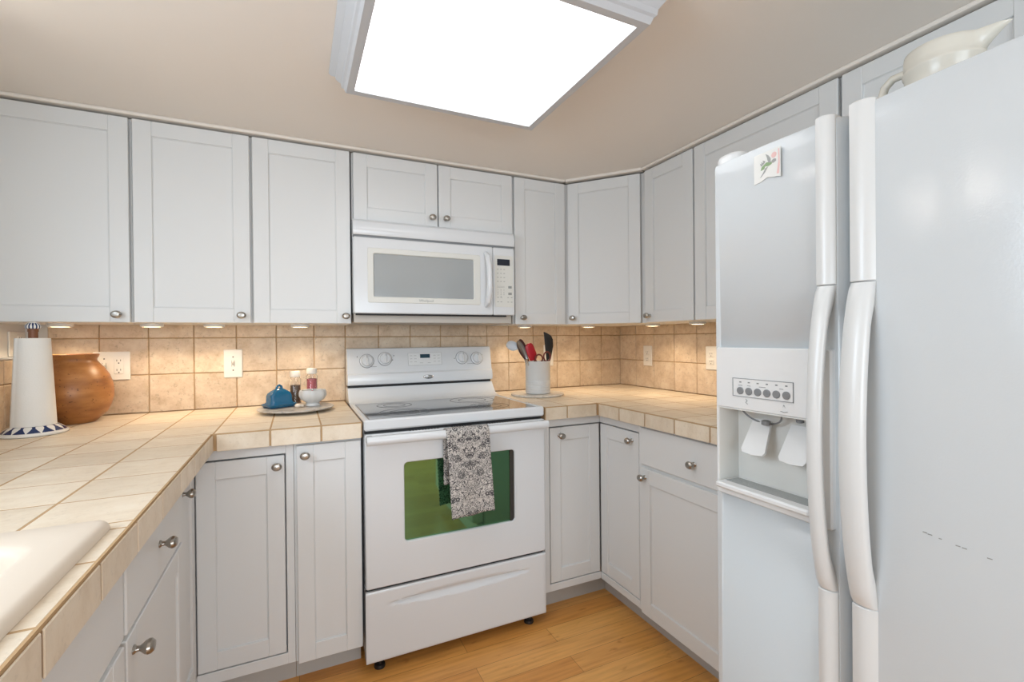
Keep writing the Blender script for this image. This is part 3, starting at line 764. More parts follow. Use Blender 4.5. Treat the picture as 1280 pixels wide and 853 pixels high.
m = MB(); m.tube([(.828, MY-.002, 1.640), (.830, MY-.022, 1.622), (.832, MY-.036, 1.57), (.832, MY-.040, 1.51), (.832, MY-.036, 1.45), (.830, MY-.022, 1.405), (.828, MY-.002, 1.388)], [.010, .0125, .0135, .0135, .0135, .0125, .010], n=14)
m.obj('door_handle', M['enamel'], md)
text_obj('Whirlpool', .016, text_frame('-y', (.538, MY-.0028, 1.4045)), M['print'], md, 'brand_lettering')
m = MB().box(.868, MX1, MY, MY+.05, 1.345, 1.672, .004); cp = m.obj('control_panel', M['enamel'], t)
MB().box(.876, .9725, MY-.0012, MY+.003, 1.385, 1.634, .001).obj('keypad', M['cream_plastic'], cp)
MB().box(.8875, .9545, MY-.0022, MY+.003, 1.586, 1.617, .0006).obj('display', M['display'], cp)
m = MB()
for i in range(4):
    for j in range(3):
        if i < 3 or j < 3: m.box(.886+.017*j, .894+.017*j, MY-.0017, MY, 1.566-.0195*i, 1.5685-.0195*i)
for z in (1.484, 1.479): m.box(.886, .925, MY-.0017, MY, z, z+.001)
for z in (1.43, 1.408): 
    for x in (.886, .903, .94, .958): m.box(x, x+.009, MY-.0017, MY, z, z+.0025)
for z in (1.482, 1.450):
    m.box(.945, .964, MY-.0016, MY, z-.006, z+.006, .0005)
m.obj('button_print', M['print'], cp)
digits = [('1', .890, 1.467), ('2', .906, 1.467), ('3', .922, 1.467), ('4', .890, 1.456), ('5', .906, 1.456), ('6', .922, 1.456), ('7', .890, 1.445), ('8', .906, 1.445), ('9', .922, 1.445), ('0', .906, 1.434)]
for s, x, z in digits: text_obj(s, .010, text_frame('-y', (x, MY-.0014, z)), M['print'], cp, 'key_digit')

# ------------------------------------------------------------------ refrigerator
FX = .97
t = thing('refrigerator', (1.4, .44, 0), 'white side-by-side refrigerator with ice and water dispenser', 'refrigerator')
MB().box(1.045, 1.80, .02, .858, .03, 1.660, .006).obj('fridge_body', M['fridge'], t)
MB().box(1.033, 1.05, .03, .85, .10, 1.63).obj('door_gasket', M['gasket'], t)
MB().box(1.0, 1.04, .03, .85, 0, .09, .003).obj('base_grille', M['plastic'], t)
def bowed(y0, y1, z0, z1, bulge=.006, r=.016):
    yc, h = (y0+y1)/2, (y1-y0)/2
    def ring(e, z):
        pts = [(1.032, y0+e), (1.032, y1-e)]
        n = 28
        for i in range(n+1):
            s = 1-2*i/n; yy = yc + s*(h-e)
            f = FX + e - bulge*(1-s*s)
            ed_ = (h-e)*(1-abs(s))
            if ed_ < r: f += r - math.sqrt(max(0, r*r-(r-ed_)**2))
            pts.append((f, yy))
        return [(p[0], p[1], z) for p in pts]
    m = MB(); m.loops([ring(.008, z0), ring(.002, z0+.003), ring(0, z0+.010), ring(0, z0+.04), ring(0, (z0+z1)/2), ring(0, z1-.04), ring(0, z1-.010), ring(.002, z1-.003), ring(.008, z1)])
    return m
fz = bowed(.549, .8645, .10, 1.664).obj('freezer_door', M['fridge'], t, smooth=40)
fd = bowed(.021, .5385, .10, 1.664, bulge=.014).obj('fridge_door', M['fridge'], t, smooth=40)
# cut the dispenser recess
RY0, RY1, RZ0, RZ1 = .597, .836, .868, 1.056
cut = MB().box(.9, 1.028, RY0, RY1, RZ0, RZ1).obj('cutter', None, t)
bo = fz.modifiers.new('cut', 'BOOLEAN'); bo.object = cut; bo.operation = 'DIFFERENCE'; bo.solver = 'EXACT'
dg = bpy.context.evaluated_depsgraph_get(); me2 = bpy.data.meshes.new_from_object(fz.evaluated_get(dg))
fz.modifiers.clear(); fz.data = me2; bpy.data.objects.remove(cut)
m = MB(); XD = .956
yy = (.566, .8435); zz = (.842, 1.203)
def LX(y0, y1, z0, z1, r, x): return [(x, p[0], p[1]) for p in rrect(y0, y1, z0, z1, r, 0, 4)]
bz = [LX(RY0, RY1, RZ0, RZ1, .004, .975), LX(RY0, RY1, RZ0, RZ1, .004, XD+.003), LX(RY0-.003, RY1+.003, RZ0-.003, RZ1+.003, .006, XD),
      LX(yy[0]+.003, yy[1]-.003, zz[0]+.003, zz[1]-.003, .004, XD), LX(*yy, *zz, .006, XD+.004), LX(*yy, *zz, .006, .975)]
m.loops(bz, False, False); m.loops([bz[-1], bz[0]], False, False)
dp = m.obj('dispenser_bezel', M['plastic'], fz)
m = MB(); x0, x1 = .957, 1.027
m.box(x1-.003, x1, RY0, RY1, RZ0, RZ1).box(x0, x1, RY0, RY0+.002, RZ0, RZ1).box(x0, x1, RY1-.002, RY1, RZ0, RZ1).box(x0, x1, RY0, RY1, RZ1-.002, RZ1).box(x0, x1, RY0, RY1, RZ0, RZ0+.002)
rl = m.obj('dispenser_recess', M['recess'], fz)
m = MB(); m.box(.938, 1.02, RY0+.004, RY1-.003, RZ0-.008, RZ0+.006, .004)
tr = m.obj('drip_tray', M['plastic'], fz)
m = MB()
for i in range(9): m.box(.965+i*.005, .967+i*.005, RY0+.012, RY1-.012, RZ0+.0055, RZ0+.0068)
m.obj('tray_grille', M['print'], tr)
for yc in (.747, .652):
    m = MB(Matrix.Translation((1.008, yc+.006, 1.030)) @ Matrix.Rotation(math.radians(26), 4, 'Y'))
    prof = [(-.031, -.078), (-.026, -.086), (0, -.089), (.026, -.086), (.031, -.078), (.023, .0), (-.023, .0)]
    m.loops([[(-.003, a, b_) for a, b_ in prof], [(.003, a, b_) for a, b_ in prof]])
    m.obj('paddle', M['plastic'], fz)
m = MB()
arc = [(.985+.02*math.sin(a), .742+.050*math.cos(a), 1.053-.030*math.sin(a)) for a in [PI*i/18 for i in range(19)]]
m.tube(arc, .0022, n=8); m.lathe([(.006, -.006), (.010, -.004), (.010, .004), (.006, .006)], (.99, .732, 1.028), n=16); m.lathe([(.005, -.005), (.008, -.003), (.008, .003), (.005, .005)], (.985, .648, 1.046), n=16)
m.obj('ice_chute_trim', M['grey_button'], fz)
m = MB(); m.box(XD-.0012, XD+.002, .643, .792, 1.088, 1.130, .0004); cp = m.obj('control_strip', M['plastic'], dp)
m = MB()
for a, b_, c, d in ((.642, .793, 1.1295, 1.1307), (.642, .793, 1.0873, 1.0885), (.642, .6432, 1.0873, 1.1307), (.7918, .793, 1.0873, 1.1307)): m.box(XD-.0018, XD+.001, a, b_, c, d)
for i in range(6): m.box(XD-.0018, XD, .7715-.0228*i-.0026, .7715-.0228*i+.0026, 1.1205, 1.1232)
for i, s in ((0, .011), (1, .009), (2.5, .016), (4.5, .009)): m.box(XD-.0016, XD, .7715-.0228*i-s/2, .7715-.0228*i+s/2, 1.1135, 1.1148)
m.obj('strip_print', M['grey_button'], dp)
for i in range(6):
    K = Matrix.Translation((XD-.001, .7715-.0228*i, 1.1015)) @ Matrix.Rotation(-PI/2, 4, 'Y')
    m = MB(K).lathe([(.0088, 0), (.0088, .002), (.0075, .003), (.0001, .003)], n=22)
    m.obj('button', M['grey_button'], dp)
m = MB()    # water and ice marks under the strip
m.tube([(XD-.0004, .758, 1.083), (XD-.0004, .754, 1.079), (XD-.0004, .758, 1.075), (XD-.0004, .753, 1.071)], .0008, n=6); m.obj('water_icon', M['print'], dp); m = MB()
m.tube([(XD-.0004, .664, 1.080), (XD-.0004, .668, 1.073), (XD-.0004, .664, 1.069), (XD-.0004, .660, 1.073)], .0008, n=6, closed=True)
m.tube([(XD-.0004, .672, 1.066), (XD-.0004, .664, 1.0645), (XD-.0004, .656, 1.066)], .0008, n=6)
m.obj('ice_icon', M['print'], dp)
# handles: flush strips above and below an arched grip
def grip(yc, hw, door, gw=1.0, gt=.024):
    # upper and lower strip
    for (a, b_), nm in (((1.330, 1.667), 'handle_strip'), ((.105, .722), 'handle_strip')):
        m = MB(); rings = []
        for z in (a, a+.002, b_-.002, b_):
            e = .002 if z in (a, b_) else 0
            rings.append([(.985, yc-hw+e, z), (.966, yc-hw+e, z), (.957+e, yc-hw*.7, z), (.952+e, yc-hw*.2, z), (.9515+e, yc+hw*.3, z), (.955+e, yc+hw*.8, z), (.966, yc+hw-e, z), (.985, yc+hw-e, z)])
        m.loops(rings); m.obj(nm, M['handle'], door)
    m = MB(); rings = []
    n = 44
    for i in range(n+1):
        s = i/n; z = .7235 + (1.3285-.7235)*s
        k = math.sin(PI*s)**.62 if 0 < s < 1 else 0
        off = -.040*k; th = .040-.014*k if k else .040
        f = .9535+off; b_ = min(.985, f+th+.0)
        if k > .55: b_ = f + gt
        else: b_ = .978*(1-k/.55) + (f+gt)*(k/.55)
        wd = hw*(1+(gw-1+.06)*k)
        rings.append([(b_, yc-wd*.8, z), (f+(b_-f)*.45, yc-wd, z), (f+.003, yc-wd*.75, z), (f, yc-wd*.2, z), (f, yc+wd*.3, z), (f+.004, yc+wd*.8, z), (f+(b_-f)*.45, yc+wd, z), (b_, yc+wd*.8, z)])
    m.loops(rings); m.obj('handle_grip', M['handle'], door, smooth=60)
grip(.579, .0175, fz, .80, .017); grip(.5125, .0215, fd)
m = MB()
for a, b_ in ((.792, .868), (.024, .10)):
    m = MB(); m.loops([rrect(.978, 1.075, a, b_, .030, 1.655), rrect(.978, 1.075, a, b_, .030, 1.677), rrect(.981, 1.072, a+.003, b_-.003, .028, 1.684), rrect(.990, 1.063, a+.012, b_-.012, .02, 1.689)])
    m.obj('hinge_cover', M['plastic'], t, smooth=50)
# scuff marks on the right door
for y, z, w_ in ((.418, .8955, .003), (.411, .8945, .003), (.397, .893, .002), (.374, .8905, .003), (.366, .890, .003), (.336, .8865, .003)):
    f = FX-.014*(1-((y-.28)/.259)**2); MB().box(f-.0006, f+.001, y-w_, y+w_, z-.0008, z+.0008).obj('scuff_mark', M['print'], fd)

# card with a bird magnetised to the freezer door
t = thing('picture_magnet', (.957, .705, 1.58), 'small white card with a green hummingbird stuck on the freezer door', 'magnet')
def card_pt(y, z): return FX-.006*(1-((y-.70675)/.158)**2)
m = MB()
pts_top = [(.7375+(.669-.7375)*i/8) for i in range(9)]
ringF, ringB = [], []
bott = [1.5775, 1.579, 1.580, 1.583, 1.586, 1.5835, 1.581, 1.580, 1.577]
top = [1.6435]*7 + [1.643, 1.6425]
curl = [0, 0, .0005, .001, .0015, .002, .003, .0045, .006]
f = [(card_pt(y, 0)-.0015-curl[i], y, top[i]) for i, y in enumerate(pts_top)] + [(card_pt(y, 0)-.0015-curl[i], y, bott[i]) for i, y in reversed(list(enumerate(pts_top)))]
b_ = [(p[0]+.0012, p[1], p[2]) for p in f]
n = 9
vs = f+b_; fs = []
for i in range(n-1):
    fs.append((i, i+1, 16-i, 17-i)); fs.append((18+i, 18+i+1, 18+16-i, 18+17-i))
for i in range(18): fs.append((i, (i+1) % 18, 18+(i+1) % 18, 18+i))
m.add(vs, fs); m.obj('card', M['paper'], t)
def flat_shape(poly, name, material, lift=.0004):
    """poly in card units: x 0..1 left to right, y 0..1 bottom to top"""
    m = MB(); fr, bk = [], []
    for (a, c) in poly:
        y = .7375-.0685*a; z = 1.579+.0645*c
        i = min(7, int(a*8)); k = a*8-i; cu = curl[i]*(1-k)+curl[i+1]*k
        x = card_pt(y, 0)-.0015-cu-lift; fr.append((x, y, z)); bk.append((x+lift+.0006, y, z))
    m.loops([bk, fr]); return m.obj(name, material, t)
flat_shape([(.42, .50), (.55, .47), (.66, .50), (.70, .56), (.62, .60), (.48, .62), (.30, .52), (.26, .40), (.40, .42)], 'bird_body', M['bird_green'])
flat_shape([(.56, .58), (.64, .56), (.63, .72), (.55, .84), (.45, .92), (.50, .78), (.52, .68)], 'bird_wing', M['bird_grey'], .0006)
flat_shape([(.28, .55), (.38, .60), (.44, .68), (.34, .74), (.37, .64), (.29, .70), (.30, .62), (.24, .66)], 'bird_wing', M['bird_grey'], .0007)
flat_shape([(.44, .44), (.54, .46), (.42, .30), (.28, .18), (.24, .16), (.34, .28)], 'bird_tail', M['bird_grey'], .0006)
flat_shape([(.66, .55), (.72, .52), (.84, .55), (.84, .62), (.76, .65), (.68, .62)], 'bird_head', M['bird_grey'], .0008)
flat_shape([(.76+.10*math.cos(a), .78+.10*math.sin(a)) for a in [2*PI*i/12 for i in range(12)]], 'flower', M['flower_pink'], .0005)
flat_shape([(.86, .10), (.95, .08), (.98, .40), (.96, .92), (.92, .92), (.93, .5)], 'flower_stem', M['flower_pink'], .0005)

# ------------------------------------------------------------------ cream pitcher on the refrigerator
t = thing('pitcher', (1.25, .508, 1.6605), 'cream ceramic pitcher with a long spout on top of the refrigerator', 'pitcher')
c = (1.25, .508, 1.6605)
def spoutfn(a, z):
    da = math.atan2(math.sin(a+PI/2), math.cos(a+PI/2))
    k = max(0, (z-.140)/.032)
    return 1 + .66*k**1.1*math.exp(-(da/.20)**2) if z > .140 else 1
prof = [(.001, 0), (.056, 0), (.060, .006), (.062, .05), (.0635, .09), (.064, .126), (.0672, .130), (.0672, .136), (.0648, .140), (.0655, .148), (.0655, .156), (.065, .164), (.064, .172), (.061, .1735), (.0595, .170), (.060, .145), (.058, .05), (.04, .008), (.001, .007)]
m = MB().lathe(prof, c, n=56, fn=spoutfn); m.obj('pitcher_body', M['cream'], t, smooth=60)
m = MB()
hpts = [(1.25, .508+.060+d, 1.6605+z) for d, z in ((-.004, .146), (.014, .156), (.032, .156), (.048, .143), (.055, .118), (.053, .088), (.042, .060), (.022, .044), (-.002, .036))]
m.tube(hpts, .0088, n=12); m.obj('handle', M['cream'], t, smooth=80)

# ------------------------------------------------------------------ ceiling light box
t = thing('ceiling_light', (.47, 1.2, 1.985), 'square white-framed ceiling light box with glowing diffuser', 'ceiling light')
ix0, ix1, iy0, iy1 = .171, .767, .905, 1.488
prof = [(0, 1.998), (0, 1.990), (.022, 1.989), (.024, 1.993), (.028, 2.004), (.034, 2.008), (.036, 2.022), (.046, 2.034), (.050, 2.040), (.050, 2.046), (.062, 2.054), (.068, 2.062), (.068, ZCEIL-.001), (.03, ZCEIL-.001), (.012, 2.010)]
m = MB()
rings = []
for cx, cy, sx, sy in ((ix0, iy0, -1, -1), (ix1, iy0, 1, -1), (ix1, iy1, 1, 1), (ix0, iy1, -1, 1)):
    rings.append([(cx+sx*d, cy+sy*d, z) for d, z in prof])
m.loops(rings+[rings[0]], False, False); m.obj('crown_frame', M['frame'], t, smooth=20)
MB().box(ix0-.006, ix1+.006, iy0-.006, iy1+.006, 1.997, 2.004).obj('diffuser', M['diffuser'], t)
# two added, unseen spotlights on the left wall, aimed to glint on the refrigerator
for y, tgt, lb in ((1.50, (.96, .422, 1.451), 'small added wall spotlight on the left wall nearer the wall cabinets'), (1.108, (.957, .341, 1.453), 'small added wall spotlight on the left wall above the assumed sink window')):
    lp = Vector((-.875, y, 1.902)); dr = (Vector(tgt)-lp).normalized()
    t = thing('added_spotlight', (XLU+.001, y, 1.902), lb, 'added wall light', 'added spotlights on the left wall')
    MB(Matrix.Translation((XLU+.001, y, 1.902)) @ Matrix.Rotation(PI/2, 4, 'Y')).lathe([(.0001, 0), (.036, 0), (.036, .006), (.030, .010), (.0001, .010)], n=28).obj('wall_plate', M['nickel'], t)
    K = Matrix.Translation(lp) @ dr.to_track_quat('Z', 'Y').to_matrix().to_4x4()
    MB(K).lathe([(.034, .004), (.034, -.030), (.022, -.048), (.0001, -.050), (.0001, -.046), (.020, -.044), (.031, -.028), (.031, .004)], n=28, cap0=False, cap1=False).obj('lamp_housing', M['nickel'], t)
    MB(K).lathe([(.0001, -.004), (.0305, -.004), (.0305, -.010), (.0001, -.010)], n=28).obj('lens', M['added_lens'], t)
    MB().tube([(XLU+.008, y, 1.902), lp-dr*.046], .006, n=10).obj('arm', M['nickel'], t)

# ------------------------------------------------------------------ under-cabinet puck lights
for x, y, lb in ((-.80, 2.30, 'round puck light under the wall cabinet above the brown pot'), (-.516, 2.28, 'round puck light under the cabinet above the two-gang outlet plate'),
                 (-.3055, 2.28, 'round puck light under the cabinet above the light switch'), (.019, 2.28, 'round puck light under the cabinet above the butter dish'),
                 (1.139, 2.28, 'round puck light under the narrow cabinet above the utensil crock'), (1.50, 2.20, 'round puck light under the diagonal corner cabinet'),
                 (1.735, 1.94, 'round puck light under the right wall cabinet above the corner outlet'), (1.735, 1.635, 'round puck light under the right wall cabinet next to the refrigerator')):
    t = thing('puck_light', (x, y, ZU), lb, 'puck light', 'warm puck lights under the wall cabinets')
    MB().lathe([(.038, 0), (.038, -.010), (.034, -.013), (.030, -.013), (.030, -.009), (.0001, -.009)], (x, y, ZU), n=28, cap0=False).obj('housing', M['plastic'], t)
    MB().lathe([(.0001, -.0095), (.0295, -.0095), (.0295, -.0125), (.0001, -.0135)], (x, y, ZU), n=28).obj('lens', M['lens'], t)
    d = bpy.data.lights.new('puck_lamp', 'SPOT'); d.energy = PUCK_W; d.color = (1.0, .80, .56); d.spot_size = math.radians(140); d.spot_blend = .55; d.shadow_soft_size = .025
    o = bpy.data.objects.new('puck_lamp', d); COL.objects.link(o); o.location = (x, y, ZU-.016)

# ------------------------------------------------------------------ switch and outlet plates
def plate(F, uc, zc, w_, h_, label, gangs, name='outlet_plate', cat='outlet'):
    p = F @ Vector((uc, 0, zc))
    t = thing(name, p, label, cat)
    MB(F).box(uc-w_/2, uc+w_/2, 0.0, .006, zc-h_/2, zc+h_/2, .003).obj('cover_plate', M['plate'], t)
    for du, kind in gangs:
        u = uc+du
        if kind == 'toggle':
            MB(F).box(u-.005, u+.005, .005, .0075, zc-.013, zc+.013, .001).obj('toggle_slot', M['plate'], t)
            mm = MB(F @ Matrix.Translation((u, .006, zc)) @ Matrix.Rotation(.5, 4, 'X')); mm.box(-.0035, .0035, 0, .014, -.005, .005, .0015); mm.obj('toggle', M['plate'], t)
            mm = MB(F)
            for z in (-.03, .03): mm.box(u-.0025, u+.0025, .0055, .0068, zc+z-.0025, zc+z+.0025, .0008)
            for a, b_ in ((u-.0062, u-.0052), (u+.0052, u+.0062)): mm.box(a, b_, .0055, .0064, zc-.014, zc+.014)
            mm.obj('screw', M['slot'], t)
        else:
            if kind == 'decora': MB(F).box(u-.0165, u+.0165, .005, .0085, zc-.033, zc+.033, .0015).obj('receptacle', M['plate'], t)
            else:
                for z in (-.0195, .0195): MB(F).box(u-.0165, u+.0165, .005, .0085, zc+z-.014, zc+z+.014, .006).obj('receptacle', M['plate'], t)
            mm = MB(F)
            for z in (-.0195, .0195):
                mm.box(u-.0072, u-.0052, .008, .0090, zc+z-.001, zc+z+.007); mm.box(u+.0052, u+.0072, .008, .0090, zc+z, zc+z+.007); mm.box(u-.0022, u+.0022, .008, .0090, zc+z-.010, zc+z-.0055)
            mm.obj('slots', M['slot'], t)
    return t
FWB = facing('-y', YB-.006); FWR = facing('-x', XR-.006); FWL = facing('+x', XLU)
plate(FWB, -.689, 1.133, .122, .118, 'white two-gang outlet plate on the backsplash behind the brown pot', ((.024, 'decora'), (-.024, 'toggle')))
plate(FWB, -.2565, 1.130, .074, .127, 'white light switch plate on the backsplash left of the butter dish', ((0, 'toggle'),), 'switch_plate', 'light switch')
plate(FWB, 1.376, 1.128, .066, .125, 'white outlet plate on the backsplash behind the utensil crock', ((0, 'duplex'),))
plate(FWR, -2.177, 1.121, .074, .120, 'white outlet plate on the right wall near the corner', ((0, 'duplex'),))
plate(FWR, -1.706, 1.122, .074, .120, 'white outlet plate on the right wall half hidden by the refrigerator', ((0, 'duplex'),))
plate(FWL, 2.388, 1.228, .112, .094, 'white outlet plate on the left wall above the tiled ledge', ((.012, 'decora'),))

# ------------------------------------------------------------------ paper towel holder
cx, cy = -.785, 2.06
t = thing('paper_towel_holder', (cx, cy, ZC), 'blue and white ceramic paper towel stand on the left counter', 'paper towel holder')
M['blueware'] = blue_pattern_mat(cx, cy)
MB().lathe([(.001, .0), (.078, .0), (.083, .002), (.0845, .006), (.083, .010), (.079, .0125), (.066, .024), (.057, .030), (.001, .030)], (cx, cy, ZC), n=48).obj('base', M['blueware'], t)
MB().lathe([(.012, .020), (.012, .352), (.001, .353)], (cx, cy, ZC), n=16, cap0=True).obj('post', M['wood'], t)
MB().lathe([(.001, .338), (.0135, .338), (.0135, .350), (.001, .350)], (cx, cy, ZC), n=20).obj('collar', M['wood'], t)
MB().lathe([(.001, .350), (.018, .348), (.0205, .352), (.020, .358), (.015, .365), (.007, .3695), (.001, .370)], (cx, cy, ZC), n=28).obj('finial', M['blueware'], t)
t = thing('paper_towel_roll', (cx, cy, ZC+.030), 'white paper towel roll on the blue and white stand', 'paper towels')
m = MB(); rings = []
n = 60
def rollr(a, z): 
    k = z/.295; base = .053*(1-k)+.0405*k
    return base*(1+.0*a)
outer = []
for k in range(13):
    z = .295*k/12
    ring = []
    for i in range(n):
        a = 2*PI*i/n; r = rollr(a, z) + .0035*((i/n+.38) % 1.0)
        ring.append((cx+r*math.cos(a), cy+r*math.sin(a), ZC+.0305+z*.97))
    outer.append(ring)
inner = [[(cx+.020*math.cos(2*PI*i/n), cy+.020*math.sin(2*PI*i/n), z) for i in range(n)] for z in (ZC+.3155, ZC+.0315)]
m.loops(outer+inner+[outer[0]], False, False); m.obj('towel_roll', M['towel'], t, smooth=40)

# ------------------------------------------------------------------ brown pot
px_, py_ = -.757, 2.285
prof = [(.001, 0), (.060, 0), (.064, .004), (.074, .014), (.094, .035), (.108, .065), (.1145, .095), (.115, .118), (.112, .145), (.102, .178), (.086, .206), (.072, .224), (.066, .233), (.066, .240), (.071, .248), (.073, .256), (.070, .258), (.064, .252), (.059, .238), (.064, .225), (.095, .170), (.105, .10), (.06, .012), (.001, .010)]
pot = MB().lathe(prof, (0, 0, 0), n=64).obj('stoneware_pot', M['pot'], None, smooth=60)
pot.location = (px_, py_, ZC)
tag(pot, 'round brown stoneware pot in the corner behind the paper towels', 'pot')

# ------------------------------------------------------------------ platter and what stands on it
pc = (0.0, 2.19)
pl = MB().lathe([(.001, 0), (.088, 0), (.094, .003), (.100, .006), (.146, .012), (.150, .016), (.149, .0185), (.138, .018), (.10, .0150), (.001, .0145)], (0, 0, 0), n=72).obj('platter', M['marble'], None, smooth=40)
pl.location = (pc[0], pc[1], ZC)
tag(pl, 'round grey marble platter on the counter left of the range', 'platter')
ZP = ZC+.0162
# butter dish
t = thing('butter_dish', (-.066, 2.235, ZP), 'glossy blue lidded butter dish on the grey marble platter', 'butter dish')
R = Matrix.Translation((-.066, 2.235, ZP)) @ Matrix.Rotation(.55, 4, 'Z') @ Matrix.Diagonal((.93, .93, 1, 1))
m = MB(R); m.loops([rrect(-.055, .055, -.034, .034, .014, 0), rrect(-.060, .060, -.040, .040, .018, .003), rrect(-.068, .068, -.047, .047, .020, .014), rrect(-.066, .066, -.045, .045, .020, .016), rrect(-.058, .058, -.037, .037, .016, .009)])
m.obj('tray', M['blue'], t, smooth=60)
m = MB(R); m.loops([rrect(-.056, .056, -.035, .035, .015, .0098), rrect(-.056, .056, -.035, .035, .015, .020), rrect(-.0515, .0515, -.031, .031, .014, .024), rrect(-.050, .050, -.030, .030, .014, .050), rrect(-.046, .046, -.027, .027, .013, .060), rrect(-.034, .034, -.020, .020, .011, .070), rrect(-.018, .018, -.011, .011, .008, .079), rrect(-.010, .010, -.006, .006, .005, .082)], cap0=True)
ld = m.obj('lid', M['blue'], t, smooth=60)
m = MB(R); m.tube([(-.012, 0, .078), (-.010, 0, .088), (0, 0, .0945), (.010, 0, .088), (.012, 0, .078)], [.006, .0055, .005, .0055, .006], n=12); m.obj('loop_handle', M['blue'], ld, smooth=80)
# sugar bowl
t = thing('sugar_bowl', (.066, 2.215, ZP), 'small white lobed bowl on the marble platter beside the butter dish', 'bowl')
lob = lambda a, z: 1 + .035*math.cos(8*a)*min(1, max(0, (z-.012)/.02))
MB().lathe([(.001, 0), (.029, 0), (.030, .004), (.026, .012), (.031, .018), (.046, .028), (.054, .044), (.054, .058), (.050, .069), (.046, .068), (.049, .056), (.049, .044), (.040, .030), (.001, .022)], (.066, 2.215, ZP), n=64, fn=lob).obj('bowl', M['ceramic'], t, smooth=60)
# grinders
def grinder(x, y, label, fill, fh, capz):
    t = thing('spice_grinder', (x, y, ZP), label, 'grinder', 'spice grinders on the platter')
    H = capz
    MB().lathe([(.001, 0), (.0225, 0), (.0235, .003), (.0235, H-.035), (.019, H-.030), (.0185, H-.026), (.0165, H-.026), (.017, H-.031), (.0215, H-.036), (.0215, .004), (.001, .003)], (x, y, ZP), n=32).obj('jar', M['glass'], t, smooth=50)
    MB().lathe([(.001, .0035), (.0212, .0045), (.0212, fh), (.001, fh+.003)], (x, y, ZP), n=24).obj('contents', fill, t)
    MB().lathe([(.001, H-.0255), (.021, H-.0255), (.0225, H-.023), (.0215, H-.004), (.019, H), (.001, H+.001)], (x, y, ZP), n=28).obj('cap', M['cap'], t)
grinder(-.003, 2.302, 'clear spice grinder of dark peppercorns behind the blue butter dish', M['pepper'], .085, .148)
grinder(.065, 2.285, 'clear spice grinder of pink salt behind the small white bowl', M['pinksalt'], .112, .160)
for x, y, a, s, lb in ((.008, 2.172, .4, 1.0, 'small cream seashell at the front of the platter by the butter dish'), (.024, 2.182, 1.6, .8, 'tiny pinkish seashell on the platter close to the white bowl')):
    m = MB(); rings = []
    for i in range(9):
        k = i/8; r = .0095*s*math.sin(PI*(.06+.9*k))*(1-.35*k)+.0006
        rings.append([((k-.5)*.030*s, r*math.cos(2*PI*j/16)*(1+.1*math.cos(5*2*PI*j/16)), .0092*s + r*.95*math.sin(2*PI*j/16)*(1+.1*math.cos(5*2*PI*j/16))) for j in range(16)])
    m.loops(rings); o = m.obj('seashell', M['shell'], None, smooth=60); o.location = (x, y, ZP); o.rotation_euler = (0, 0, a)
    tag(o, lb, 'seashell', 'seashells on the platter')

# ------------------------------------------------------------------ crock, trivet and utensils
kc = (1.158, 2.170)
tv = MB().lathe([(.001, 0), (.134, 0), (.139, .003), (.140, .008), (.137, .0115), (.001, .012)], (0, 0, 0), n=72).obj('trivet', M['marble'], None, smooth=40)
tv.data.materials[0] = M['pale_stone']; tv.location = (1.163, 2.185, ZC); tag(tv, 'round grey stone board under the utensil crock', 'board')
ZK = ZC+.0121
t = thing('utensil_crock', (kc[0], kc[1], ZK), 'white ribbed utensil crock on the round stone board right of the range', 'crock')
prof = [(.001, 0), (.061, 0), (.064, .002)]
for i in range(5):
    z = .008+i*.013; prof += [(.0655, z), (.0655, z+.009), (.0642, z+.0105), (.0642, z+.0125)]
prof += [(.0652, .078), (.0652, .158), (.067, .161), (.0675, .165), (.066, .169), (.062, .170), (.060, .167), (.060, .012), (.001, .010)]
MB().lathe(prof, (kc[0], kc[1], ZK), n=56).obj('crock_body', M['ceramic'], t, smooth=35)
m = MB()
for i in range(44):
    a = 2*PI*i/44; m.lathe([(.0004, -.0026), (.0022, -.0014), (.0027, 0), (.0022, .0014), (.0004, .0026)], (kc[0]+.0668*math.cos(a), kc[1]+.0668*math.sin(a), ZK+.1655), n=6)
m.obj('beaded_rim', M['ceramic'], t)
def blade(pts_w, thick, base, lean, yrot, mat_, name, parent):
    """flat tool head: pts_w = [(height, left, right)], standing at base, tilted by lean (about Y)"""
    mm = Matrix.Translation(base) @ Matrix.Rotation(lean, 4, 'Y') @ Matrix.Rotation(yrot, 4, 'Z')
    m = MB(mm); rings = []
    for h, l, r in pts_w:
        th = thick/2
        rings.append([(l, 0, h), (l+(r-l)*.15, -th, h), (r-(r-l)*.15, -th, h), (r, 0, h), (r-(r-l)*.15, th, h), (l+(r-l)*.15, th, h)])
    m.loops(rings); return m.obj(name, mat_, parent, smooth=50)
zb = ZK+.012
def tool(name, label, cat): return thing(name, (kc[0], kc[1], zb), label, cat, 'kitchen tools in the crock')
KY = 2.150
def flat_tool(pts, y, thick, m_, name, parent):
    """pts: (z, left x, right x) outline of a flat head seen from the room"""
    m = MB(); th = thick/2
    m.loops([[(l, y, z), (l+(r-l)*.15, y-th, z), (r-(r-l)*.15, y-th, z), (r, y, z), (r-(r-l)*.15, y+th, z), (l+(r-l)*.15, y+th, z)] for z, l, r in pts])
    return m.obj(name, m_, parent, smooth=50)
t = tool('turner', 'black nylon turner standing at the right of the white crock', 'turner')
MB().tube([(1.188, KY+.01, zb), (1.205, KY+.006, 1.08), (1.211, KY, 1.12)], [.006, .006, .008], n=10).obj('handle', M['blackplastic'], t)
flat_tool([(1.105, 1.2005, 1.221), (1.14, 1.197, 1.231), (1.19, 1.191, 1.2425), (1.225, 1.188, 1.240), (1.245, 1.186, 1.229), (1.258, 1.1845, 1.206), (1.264, 1.184, 1.190)], KY, .004, M['blackplastic'], 'blade', t)
t = tool('spatula', 'red silicone spatula in the white crock', 'spatula')
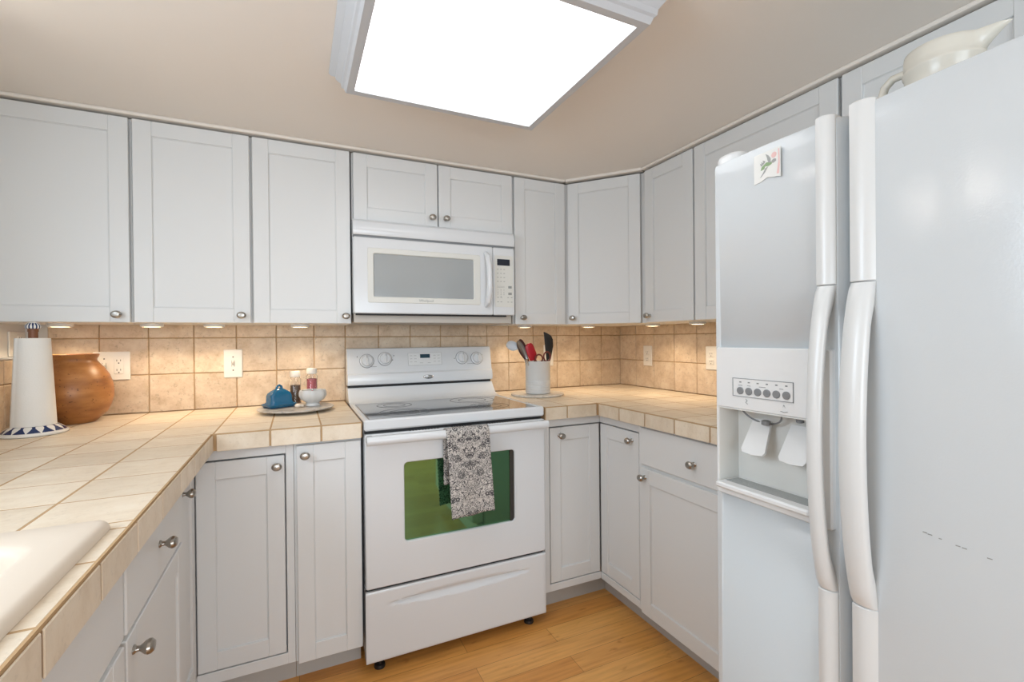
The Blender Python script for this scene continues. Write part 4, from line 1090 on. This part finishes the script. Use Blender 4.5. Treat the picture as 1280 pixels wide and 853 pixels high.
MB().tube([(1.150, KY-.01, zb), (1.122, KY-.012, 1.128)], .005, n=10).obj('handle', M['wood'], t)
blade([(0, -.015, .014), (.006, -.024, .023), (.03, -.026, .026), (.07, -.025, .0255), (.083, -.020, .022), (.091, -.009, .013)], .010, (1.120, KY-.013, 1.120), -.40, 0, M['red'], 'blade', t)
def spoon(name, label, base, neck, tip, hw, depth, m_, roll, hm):
    t = tool(name, label, 'spoon' if name != 'ladle' else 'ladle')
    base, neck, tip = map(Vector, (base, neck, tip)); d = tip-neck; hl = d.length; zx = d.normalized(); xx = zx.cross(Vector((-.46, -.88, .1))).normalized(); yy_ = zx.cross(xx); q = Matrix((xx, yy_, zx)).transposed().to_4x4()
    MB().tube([base, base*.4+neck*.6, neck+d*.06], [.004, .0036, .0045], n=10).obj('handle', hm, t)
    m = MB(Matrix.Translation((neck+tip)/2) @ q @ Matrix.Rotation(roll, 4, 'Z')); rings = []
    N = 16
    for i in range(N+1):
        a = PI*i/N; z = -math.cos(a)*hl/2; wv = math.sin(a)*hw*(1-.12*math.cos(a))+.0008
        f = [(-1+2*j/12) for j in range(13)]
        rings.append([(k*wv, (1-k*k)*wv*depth, z) for k in f] + [(k*wv*.97, (1-k*k)*wv*depth-.0022, z) for k in reversed(f)])
    m.loops(rings); m.obj('spoon_bowl', m_, t, smooth=60)
spoon('serving_spoon', 'grey metal serving spoon leaning left in the white crock', (1.17, KY+.03, zb), (1.082, KY-.002, 1.120), (1.0252, KY-.012, 1.2185), .019, .45, M['grey_metal'], .45, M['steel'])
spoon('ladle', 'clear grey ladle leaning farthest left out of the white crock', (1.185, KY+.045, zb), (1.046, KY+.015, 1.188), (.969, KY+.0, 1.199), .025, .6, M['clearplastic'], .2, M['steel'])
spoon('mixing_spoon', 'dark wooden spoon between the grey serving spoon and the red spatula', (1.175, KY+.055, zb), (1.094, KY+.02, 1.145), (1.049, KY+.012, 1.227), .016, .3, M['darkbrown'], .4, M['wood'])
t = tool('kitchen_scissors', 'kitchen scissors with two dark red loop handles standing in the white crock', 'scissors')
for lx, lz, a_, b_ in ((1.143, 1.126, .021, .0205), (1.191, 1.135, .0195, .025)):
    MB().tube([(lx+a_*math.cos(a), KY-.022, lz+b_*math.sin(a)) for a in [2*PI*i/24 for i in range(24)]], .0042, n=8, closed=True).obj('loop_handle', M['darkred'], t, smooth=80)
MB().box(1.150, 1.164, KY-.024, KY-.0215, zb, 1.118, .001).obj('blade', M['steel'], t)
MB().box(1.164, 1.178, KY-.0212, KY-.0187, zb, 1.118, .001).obj('blade', M['steel'], t)
